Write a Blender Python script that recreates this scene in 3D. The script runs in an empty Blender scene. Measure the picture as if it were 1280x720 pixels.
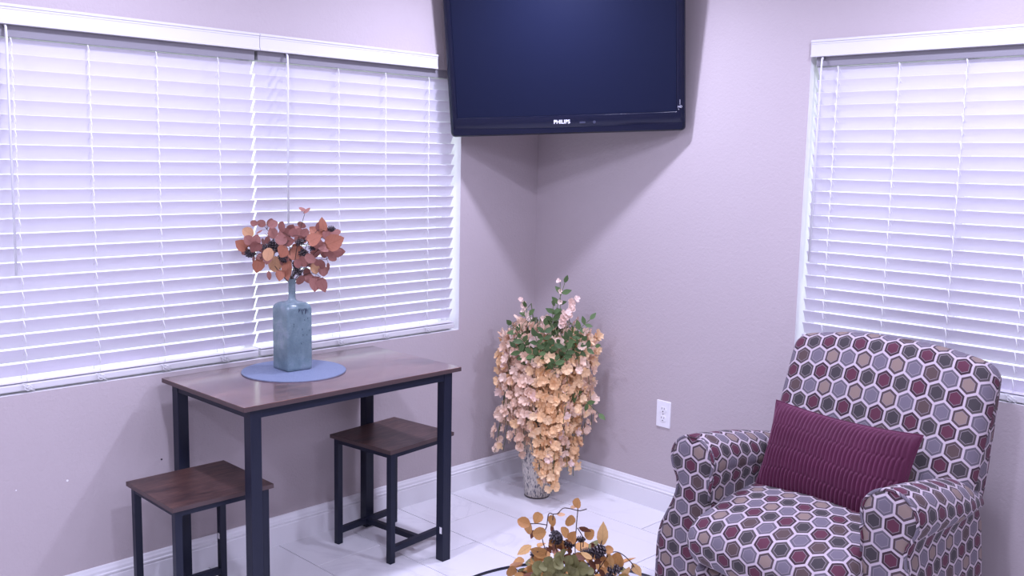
import bpy, bmesh, math, random
from mathutils import Vector, Matrix, noise
PI = math.pi
rnd = random.Random(7)
sc = bpy.context.scene
COL = sc.collection

# ---------------------------------------------------------------- camera
cam_d = bpy.data.cameras.new('camera'); cam = bpy.data.objects.new('camera', cam_d); COL.objects.link(cam)
def cam_matrix(yaw, pit, rol, pos):
    fwd = Vector((-math.sin(yaw)*math.cos(pit), math.cos(yaw)*math.cos(pit), math.sin(pit)))
    right = Vector((math.cos(yaw), math.sin(yaw), 0)); up = right.cross(fwd)
    r = math.cos(rol)*right - math.sin(rol)*up; u = math.sin(rol)*right + math.cos(rol)*up
    m = Matrix((r, u, -fwd)).transposed().to_4x4(); m.translation = pos
    return m
cam.matrix_world = cam_matrix(-0.792454, -0.132056, -0.0200486, Vector((-3.305839, -3.108111, 1.476352)))
cam_d.sensor_width = 36.0; cam_d.lens = 1211.126/1280*36; cam_d.clip_start = .05
sc.camera = cam
# ---------------------------------------------------------------- view, world
vs = sc.view_settings
vs.view_transform = 'Standard'; vs.look = 'None'; vs.gamma = 1; vs.use_curve_mapping = False
vs.exposure = 0.0
w = bpy.data.worlds.new('sky'); sc.world = w; w.use_nodes = True
bg = w.node_tree.nodes['Background']; bg.inputs[0].default_value = (.86, .98, 1.0, 1); bg.inputs[1].default_value = 1.8
# ---------------------------------------------------------------- recessed lamps (their discs and trims are built further down)
LAMP_AT = ['nearest the corner with the television', 'over the left end of the dining table side', 'above the patterned armchair', 'above the glass coffee table', 'by the far left wall end, added as fill', 'near the front wall on the armchair side, added as fill', 'left of the middle of the room, added as fill', 'in the front left part of the room, added as fill']
LAMPS = [(-.72, -.68, 19.5), (-2.1, -.74, 16.5), (-.72, -2.1, 20.5), (-2.15, -2.15, 22), (-3.6, -.9, 17), (-1.4, -3.7, 14), (-3.7, -2.6, 17), (-3.4, -4.2, 14)]  # first four follow the cast shadows; the last four are unseen, added for fill
LAMP_COL = (.70, .70, 1.0)
CEIL = 2.32
for i, (x, y, e) in enumerate(LAMPS):
    l = bpy.data.lights.new('recessed_light', 'AREA'); l.shape = 'DISK'; l.size = .11; l.energy = e*1.15; l.color = LAMP_COL
    o = bpy.data.objects.new('recessed_light', l); o.location = (x, y, CEIL - .012); COL.objects.link(o)

# ---------------------------------------------------------------- helpers
def link_mesh(name, me, mats=None, parent=None, loc=None, smooth=False):
    if mats is not None:
        for m in (mats if isinstance(mats, (list, tuple)) else [mats]): me.materials.append(m)
    if smooth:
        for p in me.polygons: p.use_smooth = True
    o = bpy.data.objects.new(name, me); COL.objects.link(o)
    if parent: o.parent = parent
    if loc is not None: o.location = loc
    return o
class MB:
    def __init__(s): s.bm = bmesh.new(); s.uv = s.bm.loops.layers.uv.new('UVMap')
    def face(s, vs_, uvs=None, mi=0):
        try: f = s.bm.faces.new(vs_)
        except ValueError: return None
        f.material_index = mi
        if uvs:
            for l, u in zip(f.loops, uvs): l[s.uv].uv = u
        return f
    def box(s, lo, hi, bevel=0, M=None, mi=0):
        x0, y0, z0 = lo; x1, y1, z1 = hi
        vs_ = [s.bm.verts.new(c) for c in ((x0,y0,z0),(x1,y0,z0),(x1,y1,z0),(x0,y1,z0),(x0,y0,z1),(x1,y0,z1),(x1,y1,z1),(x0,y1,z1))]
        fs = [s.face([vs_[i] for i in q], mi=mi) for q in ((0,3,2,1),(4,5,6,7),(0,1,5,4),(1,2,6,5),(2,3,7,6),(3,0,4,7))]
        if bevel:
            es = list({e for f in fs for e in f.edges})
            r = bmesh.ops.bevel(s.bm, geom=es, offset=bevel, segments=2, affect='EDGES', profile=.5)
            nv = set(r['verts']) | {v for v in vs_ if v.is_valid}
            if M: bmesh.ops.transform(s.bm, matrix=M, verts=list(nv))
        elif M: bmesh.ops.transform(s.bm, matrix=M, verts=vs_)
        return s
    def tube(s, pts, r, n=8, cap=True, mi=0):
        pts = [Vector(p) for p in pts]; rr = r if isinstance(r, (list, tuple)) else [r]*len(pts)
        rings = []; prev = None; L = 0
        for i, p in enumerate(pts):
            t = (pts[min(i+1, len(pts)-1)] - pts[max(i-1, 0)]).normalized()
            if prev is None:
                a = t.cross(Vector((0,0,1)));
                if a.length < .1: a = t.cross(Vector((1,0,0)))
            else: a = prev - t*prev.dot(t)
            a.normalize(); b = t.cross(a); prev = a
            if i: L += (p-pts[i-1]).length
            rings.append(([s.bm.verts.new(p + rr[i]*(math.cos(2*PI*k/n)*a + math.sin(2*PI*k/n)*b)) for k in range(n)], L))
        for (A, la), (B, lb) in zip(rings, rings[1:]):
            for k in range(n):
                c0 = k/n*.05; c1 = (k+1)/n*.05
                s.face([A[k], A[(k+1)%n], B[(k+1)%n], B[k]], [(c0,la),(c1,la),(c1,lb),(c0,lb)], mi)
        if cap: s.face(rings[0][0][::-1], mi=mi); s.face(rings[-1][0], mi=mi)
        return s
    def lathe(s, prof, n=32, c=(0,0), mi=0, cap=True):
        rings = []
        for r, z in prof: rings.append([s.bm.verts.new((c[0]+r*math.cos(2*PI*k/n), c[1]+r*math.sin(2*PI*k/n), z)) for k in range(n)])
        L = 0
        for i, (A, B) in enumerate(zip(rings, rings[1:])):
            l2 = L + math.hypot(prof[i+1][0]-prof[i][0], prof[i+1][1]-prof[i][1])
            for k in range(n): s.face([A[k], A[(k+1)%n], B[(k+1)%n], B[k]], [(k/n, L),((k+1)/n, L),((k+1)/n, l2),(k/n, l2)], mi)
            L = l2
        if cap: s.face(rings[0][::-1], mi=mi); s.face(rings[-1], mi=mi)
        return s
    def prism(s, outline, M, t, mi=0):
        a = [s.bm.verts.new(M @ Vector((x, y, 0))) for x, y in outline]; b = [s.bm.verts.new(M @ Vector((x, y, t))) for x, y in outline]
        n = len(a)
        s.face(a[::-1], [outline[i] for i in range(n)][::-1], mi); s.face(b, outline, mi)
        for k in range(n): s.face([a[k], a[(k+1)%n], b[(k+1)%n], b[k]], mi=mi)
        return s
    def grid(s, f, nu, nv, mi=0):
        V = [[None]*(nv+1) for _ in range(nu+1)]; U = [[None]*(nv+1) for _ in range(nu+1)]
        for i in range(nu+1):
            for j in range(nv+1):
                co, uv = f(i/nu, j/nv); V[i][j] = s.bm.verts.new(co); U[i][j] = uv
        for i in range(nu):
            for j in range(nv):
                q = ((i,j),(i+1,j),(i+1,j+1),(i,j+1)); s.face([V[a][b] for a, b in q], [U[a][b] for a, b in q], mi)
        return V
    def mesh(s, name, smooth=False, weld=0, normals=True):
        if weld: bmesh.ops.remove_doubles(s.bm, verts=s.bm.verts[:], dist=weld)
        if normals: bmesh.ops.recalc_face_normals(s.bm, faces=s.bm.faces[:])
        me = bpy.data.meshes.new(name); s.bm.to_mesh(me); s.bm.free()
        if smooth:
            for p in me.polygons: p.use_smooth = True
        return me
    def build(s, name, mats, parent=None, smooth=False, loc=None, weld=0, auto=None, normals=True):
        me = s.mesh(name, smooth or auto is not None, weld, normals)
        if auto is not None:
            me.set_sharp_from_angle(angle=math.radians(auto))
        return link_mesh(name, me, mats, parent, loc)
def thing(name, label, cat, loc=(0,0,0), rz=0, group=None):
    o = bpy.data.objects.new(name, None); COL.objects.link(o); o.location = loc; o.rotation_euler = (0,0,rz); o.empty_display_size = .05
    tag(o, label, cat, group); return o
def tag(o, label=None, cat=None, group=None, kind=None):
    if label: o['label'] = label
    if cat: o['category'] = cat
    if group: o['group'] = group
    if kind: o['kind'] = kind
    return o
def dup(o, parent=None):
    c = o.copy(); COL.objects.link(c)
    if parent: c.parent = parent
    for ch in list(o.children): dup(ch, c)
    return c
def inst(name, me, parent, M):
    o = bpy.data.objects.new(name, me); COL.objects.link(o); o.parent = parent; o.matrix_local = M
    return o

# ---------------------------------------------------------------- materials
def mat(name, col=(.8,.8,.8), rough=.5, metal=0, spec=.5, coat=0):
    m = bpy.data.materials.new(name); m.use_nodes = True
    b = m.node_tree.nodes['Principled BSDF']
    b.inputs['Base Color'].default_value = (*col, 1); b.inputs['Roughness'].default_value = rough
    b.inputs['Metallic'].default_value = metal; b.inputs['Specular IOR Level'].default_value = spec
    b.inputs['Coat Weight'].default_value = coat
    return m
class NT:
    def __init__(s, m): s.m = m; s.nt = m.node_tree; s.b = s.nt.nodes['Principled BSDF']
    def n(s, t, **k):
        nd = s.nt.nodes.new(t)
        for a, v in k.items(): setattr(nd, a, v)
        return nd
    def l(s, a, b): s.nt.links.new(a, b)
    def math(s, op, a, b=None, c=None, clamp=False):
        nd = s.n('ShaderNodeMath', operation=op); nd.use_clamp = clamp
        for i, v in enumerate((a, b, c)):
            if v is None: continue
            if isinstance(v, (int, float)): nd.inputs[i].default_value = v
            else: s.l(v, nd.inputs[i])
        return nd.outputs[0]
    def coord(s, kind='Object'): return s.n('ShaderNodeTexCoord').outputs[kind]
    def mapping(s, v, scale=(1,1,1), rot=(0,0,0), loc=(0,0,0)):
        nd = s.n('ShaderNodeMapping'); s.l(v, nd.inputs['Vector'])
        nd.inputs['Scale'].default_value = scale; nd.inputs['Rotation'].default_value = rot; nd.inputs['Location'].default_value = loc
        return nd.outputs[0]
    def noise(s, v, scale, detail=3, rough=.5, dist=0):
        nd = s.n('ShaderNodeTexNoise'); s.l(v, nd.inputs['Vector']); nd.inputs['Scale'].default_value = scale
        nd.inputs['Detail'].default_value = detail; nd.inputs['Roughness'].default_value = rough; nd.inputs['Distortion'].default_value = dist
        return nd.outputs[0]
    def ramp(s, f, stops, interp='LINEAR'):
        nd = s.n('ShaderNodeValToRGB'); s.l(f, nd.inputs[0]); nd.color_ramp.interpolation = interp
        el = nd.color_ramp.elements
        while len(el) < len(stops): el.new(.5)
        for e, (p, c) in zip(el, stops): e.position = p; e.color = (*c, 1) if len(c) == 3 else c
        return nd.outputs[0]
    def mix(s, f, a, b, blend='MIX'):
        nd = s.n('ShaderNodeMix', data_type='RGBA', blend_type=blend)
        for k, v in ((0, f), (6, a), (7, b)):
            if isinstance(v, (int, float)): nd.inputs[k].default_value = v
            elif isinstance(v, tuple): nd.inputs[k].default_value = (*v, 1)
            else: s.l(v, nd.inputs[k])
        return nd.outputs[2]
    def bump(s, h, strength=.3, dist=.001):
        nd = s.n('ShaderNodeBump'); s.l(h, nd.inputs['Height']); nd.inputs['Strength'].default_value = strength; nd.inputs['Distance'].default_value = dist
        s.l(nd.outputs[0], s.b.inputs['Normal']); return nd
    def color(s, c): s.l(c, s.b.inputs['Base Color'])

WALLC = (.485, .43, .435)
def m_wall():
    m = mat('wall_paint', WALLC, .62, spec=.35); t = NT(m); v = t.coord('Object')
    n1 = t.noise(v, 85, 3, .55, .4); n2 = t.noise(v, 1.3, 2)
    t.color(t.mix(n2, (WALLC[0]*.97, WALLC[1]*.95, WALLC[2]*.95), (WALLC[0]*1.03, WALLC[1]*1.03, WALLC[2]*1.03)))
    t.bump(n1, .35, .004)
    return m
M_wall = m_wall()
M_ceil = mat('ceiling_paint', (.72, .70, .72), .8)
M_white = mat('white_gloss_paint', (.80, .79, .80), .28)
M_reveal = mat('reveal_paint', (.80, .79, .80), .5)
M_plastic = mat('white_plastic', (.84, .83, .84), .3)
M_slot = mat('dark_slot', (.02, .02, .03), .6)
def m_slat():
    m = mat('faux_wood_slat', (.80, .785, .80), .38); t = NT(m); v = t.mapping(t.coord('Object'), (1.6, 60, 60))
    n1 = t.noise(v, 3, 4, .6, .4)
    t.color(t.mix(n1, (.80, .775, .83), (.85, .825, .88))); t.bump(n1, .12, .0006)
    tr = t.n('ShaderNodeBsdfTranslucent'); tr.inputs[0].default_value = (.88, .82, 1.0, 1)
    mx = t.n('ShaderNodeMixShader'); mx.inputs[0].default_value = .20
    out = t.nt.nodes['Material Output']; t.l(t.b.outputs[0], mx.inputs[1]); t.l(tr.outputs[0], mx.inputs[2]); t.l(mx.outputs[0], out.inputs[0])
    return m
M_slat = m_slat()
M_rail = mat('blind_rail', (.66, .65, .65), .38)
M_cord = mat('blind_cord', (.86, .86, .86), .8)
def m_wand():
    m = mat('clear_wand', (.80, .80, .84), .2)
    m.node_tree.nodes['Principled BSDF'].inputs['Transmission Weight'].default_value = .05
    return m
M_wand = m_wand()
def m_glass(name, tint=(1,1,1), gl=.06):
    m = bpy.data.materials.new(name); m.use_nodes = True; nt = m.node_tree; nt.nodes.clear()
    out = nt.nodes.new('ShaderNodeOutputMaterial'); mx = nt.nodes.new('ShaderNodeMixShader'); tr = nt.nodes.new('ShaderNodeBsdfTransparent'); g = nt.nodes.new('ShaderNodeBsdfGlossy')
    f = nt.nodes.new('ShaderNodeFresnel'); f.inputs[0].default_value = 1.45
    tr.inputs[0].default_value = (*tint, 1); g.inputs['Roughness'].default_value = .01
    ge = nt.nodes.new('ShaderNodeNewGeometry'); sb = nt.nodes.new('ShaderNodeMath'); sb.operation = 'SUBTRACT'; sb.inputs[0].default_value = 1; nt.links.new(ge.outputs['Backfacing'], sb.inputs[1]); ml = nt.nodes.new('ShaderNodeMath'); ml.operation = 'MULTIPLY'; nt.links.new(f.outputs[0], ml.inputs[0]); nt.links.new(sb.outputs[0], ml.inputs[1]); nt.links.new(ml.outputs[0], mx.inputs[0]); nt.links.new(tr.outputs[0], mx.inputs[1]); nt.links.new(g.outputs[0], mx.inputs[2]); nt.links.new(mx.outputs[0], out.inputs[0])
    return m
M_pane = m_glass('window_glass')
M_tglass = m_glass('table_glass', (.93, .95, .98))
def m_tile():
    m = mat('marble_tile', (.8,.8,.8), .16, spec=.5); t = NT(m)
    oi = t.n('ShaderNodeObjectInfo'); v0 = t.coord('Object')
    add = t.n('ShaderNodeVectorMath', operation='ADD'); t.l(v0, add.inputs[0])
    sc_ = t.n('ShaderNodeVectorMath', operation='SCALE'); cmb = t.n('ShaderNodeCombineXYZ')
    t.l(oi.outputs['Random'], cmb.inputs[0]); t.l(t.math('MULTIPLY', oi.outputs['Random'], 7.3), cmb.inputs[1]); t.l(cmb.outputs[0], sc_.inputs[0]); sc_.inputs['Scale'].default_value = 23
    t.l(sc_.outputs[0], add.inputs[1])
    v = t.mapping(add.outputs[0], (1, .55, 1), (0, 0, .6))
    n1 = t.noise(v, 2.6, 6, .55, 1.2)
    vein = t.math('ABSOLUTE', t.math('SUBTRACT', n1, .5))
    vein = t.math('SUBTRACT', 1, t.math('MULTIPLY', vein, 38, clamp=True), clamp=True)
    n2 = t.noise(v, 1.6, 3, .5)
    vein = t.math('MULTIPLY', vein, t.math('MULTIPLY', t.math('SUBTRACT', n2, .38, clamp=True), 3.0, clamp=True), clamp=True)
    cloud = t.ramp(n2, [(.3, (.76, .75, .765)), (.62, (.83, .82, .83))])
    t.color(t.mix(t.math('MULTIPLY', vein, .38), cloud, (.50, .48, .53)))
    t.l(t.math('MULTIPLY_ADD', n1, .12, .12), t.b.inputs['Roughness'])
    return m
M_tile = m_tile()
M_grout = mat('grout', (.42, .40, .42), .9)
M_navy = mat('black_steel_powder_coat', (.011, .014, .030), .45, spec=.3)
def m_wood(name, dark, mid, light, rough, axis=0, scale=1.0, coat=0):
    m = mat(name, mid, rough, coat=coat); t = NT(m); t.b.inputs['Coat Roughness'].default_value = .16
    sc3 = (1.2, 9, 9) if axis == 0 else (9, 1.2, 9)
    v = t.mapping(t.coord('Object'), tuple(a*scale for a in sc3))
    n1 = t.noise(v, 2.2, 6, .62, 1.6); n2 = t.noise(v, 11, 4, .7, .3)
    n3 = t.noise(t.mapping(t.coord('Object'), (2.2*scale, 3.5*scale, 3)), 2.4, 3, .5, .5)
    f = t.math('ADD', t.math('MULTIPLY', n1, .55), t.math('MULTIPLY', n3, .45))
    c = t.ramp(f, [(.33, dark), (.48, mid), (.68, light)])
    c = t.mix(t.math('MULTIPLY', t.math('SUBTRACT', n2, .42, clamp=True), 2.2, clamp=True), c, dark)
    t.color(c); t.l(t.math('MULTIPLY_ADD', n2, .12, rough-.05), t.b.inputs['Roughness'])
    t.bump(n2, .10, .0008)
    return m
M_table = m_wood('rustic_brown_laminate', (.045, .022, .020), (.155, .076, .060), (.31, .165, .125), .20, 0, 1.0, .9)
M_seat = m_wood('dark_rustic_laminate', (.022, .014, .016), (.085, .042, .036), (.15, .075, .058), .34, 0, 1.6)
M_edge = mat('laminate_edge', (.075, .045, .045), .45)
M_bezel = mat('glossy_black_bezel_hazed', (.006, .008, .024), .12, spec=.35, coat=.1)  # black plastic; the navy lift of haze is painted into the colour
M_screen = mat('matte_tv_screen', (.007, .010, .030), .36, spec=.16)  # haze over the black screen is put into its navy colour
M_shell = mat('tv_back_plastic', (.012, .013, .02), .5)
M_text = mat('silver_print', (.75, .76, .85), .4)
M_sensor = mat('sensor_lens', (.05, .055, .09), .15)
M_metal = mat('brushed_metal', (.35, .35, .38), .35, metal=1)
def m_hex():
    m = mat('hexagon_upholstery', (.5,.5,.5), .85, spec=.25); t = NT(m)
    uv = t.n('ShaderNodeUVMap'); uv.uv_map = 'UVMap'
    sep = t.n('ShaderNodeSeparateXYZ'); t.l(uv.outputs[0], sep.inputs[0])
    P = .0558
    x = t.math('DIVIDE', sep.outputs[0], P); y = t.math('DIVIDE', sep.outputs[1], P)
    x = t.math('ADD', x, 200.0); y = t.math('ADD', y, 3**.5*200)
    R3 = 3**.5
    def cell(ox, oy):
        ax = t.math('SUBTRACT', t.math('MODULO', t.math('SUBTRACT', x, ox), 1.0), .5)
        ay = t.math('SUBTRACT', t.math('MODULO', t.math('SUBTRACT', y, oy), R3), R3/2)
        d2 = t.math('ADD', t.math('MULTIPLY', ax, ax), t.math('MULTIPLY', ay, ay))
        return ax, ay, d2
    ax, ay, da = cell(0, 0); bx, by, db = cell(.5, R3/2)
    sel = t.math('LESS_THAN', da, db)
    def pick(a, b):
        return t.math('ADD', t.math('MULTIPLY', a, sel), t.math('MULTIPLY', b, t.math('SUBTRACT', 1, sel)))
    lx = pick(ax, bx); ly = pick(ay, by)
    idx = t.math('SUBTRACT', x, lx); idy = t.math('SUBTRACT', y, ly)
    hx = t.math('ABSOLUTE', lx); hy = t.math('ABSOLUTE', ly)
    d = t.math('MAXIMUM', hx, t.math('ADD', t.math('MULTIPLY', hx, .5), t.math('MULTIPLY', hy, R3/2)))
    # column parity and pseudo random value of the cell
    row = t.math('ROUND', t.math('DIVIDE', idy, R3/2))
    par = t.math('MODULO', t.math('FLOOR', t.math('ADD', idx, .01)), 2.0)
    rn = t.math('FRACT', t.math('MULTIPLY', t.math('SINE', t.math('ADD', t.math('MULTIPLY', idx, 12.9898), t.math('MULTIPLY', row, 78.233))), 437.585))
    # fill colours: one grid alternates burgundy / charcoal, the other blue-grey / tan
    burg = (.090, .018, .038); char = (.040, .034, .036); blue = (.145, .125, .155); tan = (.235, .170, .140); brown = (.080, .050, .046)
    tan2 = t.mix(t.math('GREATER_THAN', rn, .72), tan, brown)
    fillA = t.mix(par, burg, char); fillB = t.mix(par, blue, tan2)
    fill = t.mix(sel, fillB, fillA)
    ringA = t.mix(par, (.045, .024, .032), (.075, .062, .062)); ringB = t.mix(par, (.12, .105, .125), (.075, .052, .055))
    ring = t.mix(sel, ringB, ringA)
    web = (.48, .405, .435)
    wv = t.noise(t.mapping(uv.outputs[0], (900, 900, 1)), 1.0, 2)
    fill = t.mix(t.math('MULTIPLY', wv, .10), fill, (.30, .25, .28))
    inner = t.math('LESS_THAN', d, .300); line = t.math('LESS_THAN', d, .325); rg = t.math('LESS_THAN', d, .437)
    line_c = t.mix(.45, ring, web)
    c = t.mix(rg, web, ring); c = t.mix(line, c, line_c); c = t.mix(inner, c, fill)
    t.color(c)
    hh = t.math('MULTIPLY_ADD', wv, .4, t.math('MULTIPLY', rg, -.6))
    t.bump(hh, .25, .001)
    t.b.inputs['Sheen Weight'].default_value = .06
    return m
M_hex = m_hex()
def m_pillow():
    m = mat('burgundy_satin', (.06, .009, .028), .62, spec=.25); t = NT(m)
    n1 = t.noise(t.coord('Object'), 9, 3)
    t.color(t.mix(n1, (.052, .006, .024), (.095, .013, .046)))
    t.b.inputs['Sheen Weight'].default_value = .35; t.b.inputs['Sheen Tint'].default_value = (.9, .45, .65, 1)
    return m
M_pillow = m_pillow()
def m_bottle():
    m = mat('blue_grey_glaze', (.2,.3,.35), .25, coat=.4); t = NT(m); v = t.coord('Object')
    n1 = t.noise(v, 14, 4, .6, .4); n2 = t.noise(v, 160, 3, .7)
    c = t.ramp(n1, [(.3, (.115, .175, .20)), (.52, (.165, .24, .265)), (.72, (.25, .31, .35))])
    c = t.mix(t.math('MULTIPLY', t.math('SUBTRACT', n2, .5, clamp=True), 2.4, clamp=True), c, (.10, .15, .21))
    t.color(c); t.bump(n2, .25, .0015)
    return m
M_bottle = m_bottle()
M_crack = mat('dark_glaze_crack', (.035, .05, .09), .4)
def m_mat():
    m = mat('woven_blue_placemat', (.16, .22, .52), .6); t = NT(m); v = t.coord('Object')
    sep = t.n('ShaderNodeSeparateXYZ'); t.l(v, sep.inputs[0])
    r = t.math('SQRT', t.math('ADD', t.math('MULTIPLY', sep.outputs[0], sep.outputs[0]), t.math('MULTIPLY', sep.outputs[1], sep.outputs[1])))
    wv = t.math('SINE', t.math('MULTIPLY', r, 1250)); n1 = t.noise(v, 240, 2)
    t.color(t.mix(n1, (.10, .135, .24), (.30, .35, .47))); t.bump(t.math('ADD', wv, t.math('MULTIPLY', n1, 2)), .5, .0012)
    return m
M_mat = m_mat()
def m_leaf(name, a, b, rough=.55, sc_=14, vein=True):
    m = mat(name, a, rough, spec=.3); t = NT(m)
    oi = t.n('ShaderNodeObjectInfo'); n1 = t.noise(t.coord('Object'), sc_*4, 3)
    f = t.math('ADD', t.math('MULTIPLY', oi.outputs['Random'], .7), t.math('MULTIPLY', n1, .45), clamp=True)
    cc = t.mix(f, a, b)
    if vein:   # midrib and side veins of the leaf itself
        sp = t.n('ShaderNodeSeparateXYZ'); t.l(t.coord('Object'), sp.inputs[0]); ax = t.math('ABSOLUTE', sp.outputs[0])
        mid = t.math('SUBTRACT', 1, t.math('MULTIPLY', ax, 34), clamp=True)
        sv = t.math('SINE', t.math('MULTIPLY', t.math('SUBTRACT', sp.outputs[1], t.math('MULTIPLY', ax, .8)), 34)); sv = t.math('MULTIPLY', t.math('SUBTRACT', sv, .86, clamp=True), 4, clamp=True)
        cc = t.mix(t.math('MULTIPLY', t.math('MAXIMUM', mid, sv), .38), cc, tuple(q*.38 for q in a))
        edge = t.math('MULTIPLY', t.noise(t.coord('Object'), 3.5, 3), .5); cc = t.mix(t.math('MULTIPLY', t.math('SUBTRACT', edge, .24, clamp=True), 2.2, clamp=True), cc, tuple(q*.55 for q in a))
    t.color(cc)
    tr = t.n('ShaderNodeBsdfTranslucent'); tr.inputs[0].default_value = (*b, 1)
    mx = t.n('ShaderNodeMixShader'); mx.inputs[0].default_value = .22
    out = t.nt.nodes['Material Output']; t.l(t.b.outputs[0], mx.inputs[1]); t.l(tr.outputs[0], mx.inputs[2]); t.l(mx.outputs[0], out.inputs[0])
    return m
M_rose = m_leaf('dusty_rose_leaf', (.23, .085, .07), (.42, .20, .165))
M_rust = m_leaf('rust_leaf', (.36, .13, .075), (.55, .24, .15))
M_tanleaf = m_leaf('tan_leaf', (.52, .27, .14), (.66, .40, .22))
M_amber = m_leaf('amber_leaf', (.38, .17, .05), (.60, .33, .12))
M_gold = m_leaf('golden_leaf', (.60, .34, .12), (.74, .47, .20))
M_brown = m_leaf('brown_leaf', (.11, .042, .026), (.22, .09, .05))
M_olive = m_leaf('olive_petal', (.13, .125, .045), (.27, .26, .11))
M_green = m_leaf('green_leaf', (.05, .10, .04), (.15, .24, .09))
M_cream = m_leaf('cream_blossom', (.86, .58, .40), (.98, .78, .62), vein=False)
M_peach = m_leaf('golden_peach_blossom', (.90, .56, .27), (1.0, .76, .48), vein=False)
M_pinkb = m_leaf('pale_pink_blossom', (.86, .60, .50), (.97, .80, .70), vein=False)
M_stem = mat('twig', (.07, .045, .035), .8)
M_gstem = mat('green_stem', (.12, .15, .06), .7)
M_cone = mat('pine_cone_scale', (.028, .020, .026), .6)
M_conetip = mat('pine_cone_pale', (.16, .13, .13), .6)
def m_vase():
    m = mat('mosaic_vase', (.5,.5,.45), .3, coat=.3); t = NT(m)
    uv = t.n('ShaderNodeUVMap'); uv.uv_map = 'UVMap'
    v = t.mapping(uv.outputs[0], (22, 12, 1), (0, 0, .0)); v2 = t.mapping(uv.outputs[0], (46, 30, 1), (0, 0, .45))
    n1 = t.noise(v, 1.0, 1); n2 = t.noise(v2, 1.6, 2, .6, .5)
    f = t.math('ADD', t.math('MULTIPLY', n2, .8), t.math('MULTIPLY', n1, .2))
    t.color(t.ramp(f, [(.34, (.05, .05, .08)), (.43, (.12, .12, .15)), (.455, (.50, .46, .40)), (.60, (.62, .58, .50)), (.68, (.78, .74, .66))]))
    t.bump(n2, .5, .002)
    return m
M_vase = m_vase()
M_ceramic = mat('dark_ceramic', (.06, .05, .05), .35)
M_glow = bpy.data.materials.new('lamp_glow'); M_glow.use_nodes = True
_b = M_glow.node_tree.nodes['Principled BSDF']; _b.inputs['Emission Color'].default_value = (.92, .84, 1, 1); _b.inputs['Emission Strength'].default_value = 6

# ---------------------------------------------------------------- room shell
X0, Y0 = -5.0, -5.0; WT = .14
WA = (-2.46, -.482, .7307, 1.839)      # opening in the left wall: x0 x1 z0 z1
WB = (-2.385, -1.347, .7285, 1.8625)   # opening in the right wall: y0 y1 z0 z1
def wall_with_hole(name, along, hole):
    """wall plane at 0; thickness outward; hole reveal included; material 0 wall, 1 reveal"""
    mb = MB(); a0, a1, z0, z1 = hole; A0 = X0 if along == 'x' else Y0
    def P(a, d, z): return (a, d, z) if along == 'x' else (d, a, z)
    def quad(p, mi=0): mb.face([mb.bm.verts.new(q) for q in p], mi=mi)
    for d in (0, WT):
        for (p, q, r, s_) in ((A0, a0, 0, CEIL), (a1, WT if d else 0, 0, CEIL), (a0, a1, 0, z0), (a0, a1, z1, CEIL)):
            quad([P(p, d, r), P(q, d, r), P(q, d, s_), P(p, d, s_)])
    for e in ((a0, a0), (a1, a1)): quad([P(e[0], 0, z0), P(e[0], WT, z0), P(e[0], WT, z1), P(e[0], 0, z1)], 1)
    for z in (z0, z1): quad([P(a0, 0, z), P(a1, 0, z), P(a1, WT, z), P(a0, WT, z)], 1)
    o = mb.build(name, [M_wall, M_reveal], weld=.0001, normals=False); tag(o, kind='structure'); return o
wl = wall_with_hole('wall_left', 'x', WA)
wall_with_hole('wall_right', 'y', WB)
tag(MB().box((X0-.1, Y0-.1, 0), (X0, WT, CEIL)).build('wall_back', M_wall), kind='structure')
tag(MB().box((X0, Y0-.1, 0), (WT, Y0, CEIL)).build('wall_front', M_wall), kind='structure')
tag(MB().box((X0-.1, Y0-.1, CEIL), (WT, WT, CEIL+.1)).build('ceiling', M_ceil), kind='structure')
fl = tag(MB().box((X0-.1, Y0-.1, -.12), (WT, WT, -.0035)).build('floor', M_grout), kind='structure')
for (x, z, r, m_) in ((-2.166, .427, .0035, M_plastic), (-2.32, .431, .0022, M_plastic), (-1.851, .431, .0032, M_slot)):
    mb = MB(); mb.tube([(x, .001, z), (x, -.0012, z)], r, 10); mb.build('filled_nail_hole' if m_ is M_plastic else 'nail_head', m_, wl)
# floor tiles, one object each (12 x 24 inch, staggered rows)
TW, TL, G = .2905, .581, .0016
tile_cache = {}
def tile_mesh(sx, sy):
    k = (round(sx, 4), round(sy, 4))
    if k not in tile_cache:
        me = MB().box((-sx/2, -sy/2, -.0095), (sx/2, sy/2, 0), bevel=.0009).mesh('tile'); me.materials.append(M_tile); tile_cache[k] = me
    return tile_cache[k]
c = 0; x1 = 0.0; xl = -.2405
offs = [-.268, -.462, -.273, -.49]
while x1 > X0 + .01:
    x0_ = max(xl, X0); y1 = 0.0; yl = offs[c % 4]
    while y1 > Y0 + .01:
        y0_ = max(yl, Y0); sx, sy = x1-x0_-G*2, y1-y0_-G*2
        if sx > .01 and sy > .01: inst('tile', tile_mesh(sx, sy), fl, Matrix.Translation(((x0_+x1)/2, (y0_+y1)/2, 0)))
        y1 = y0_; yl = y0_ - TL
    x1 = x0_; xl = x0_ - TW; c += 1
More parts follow.
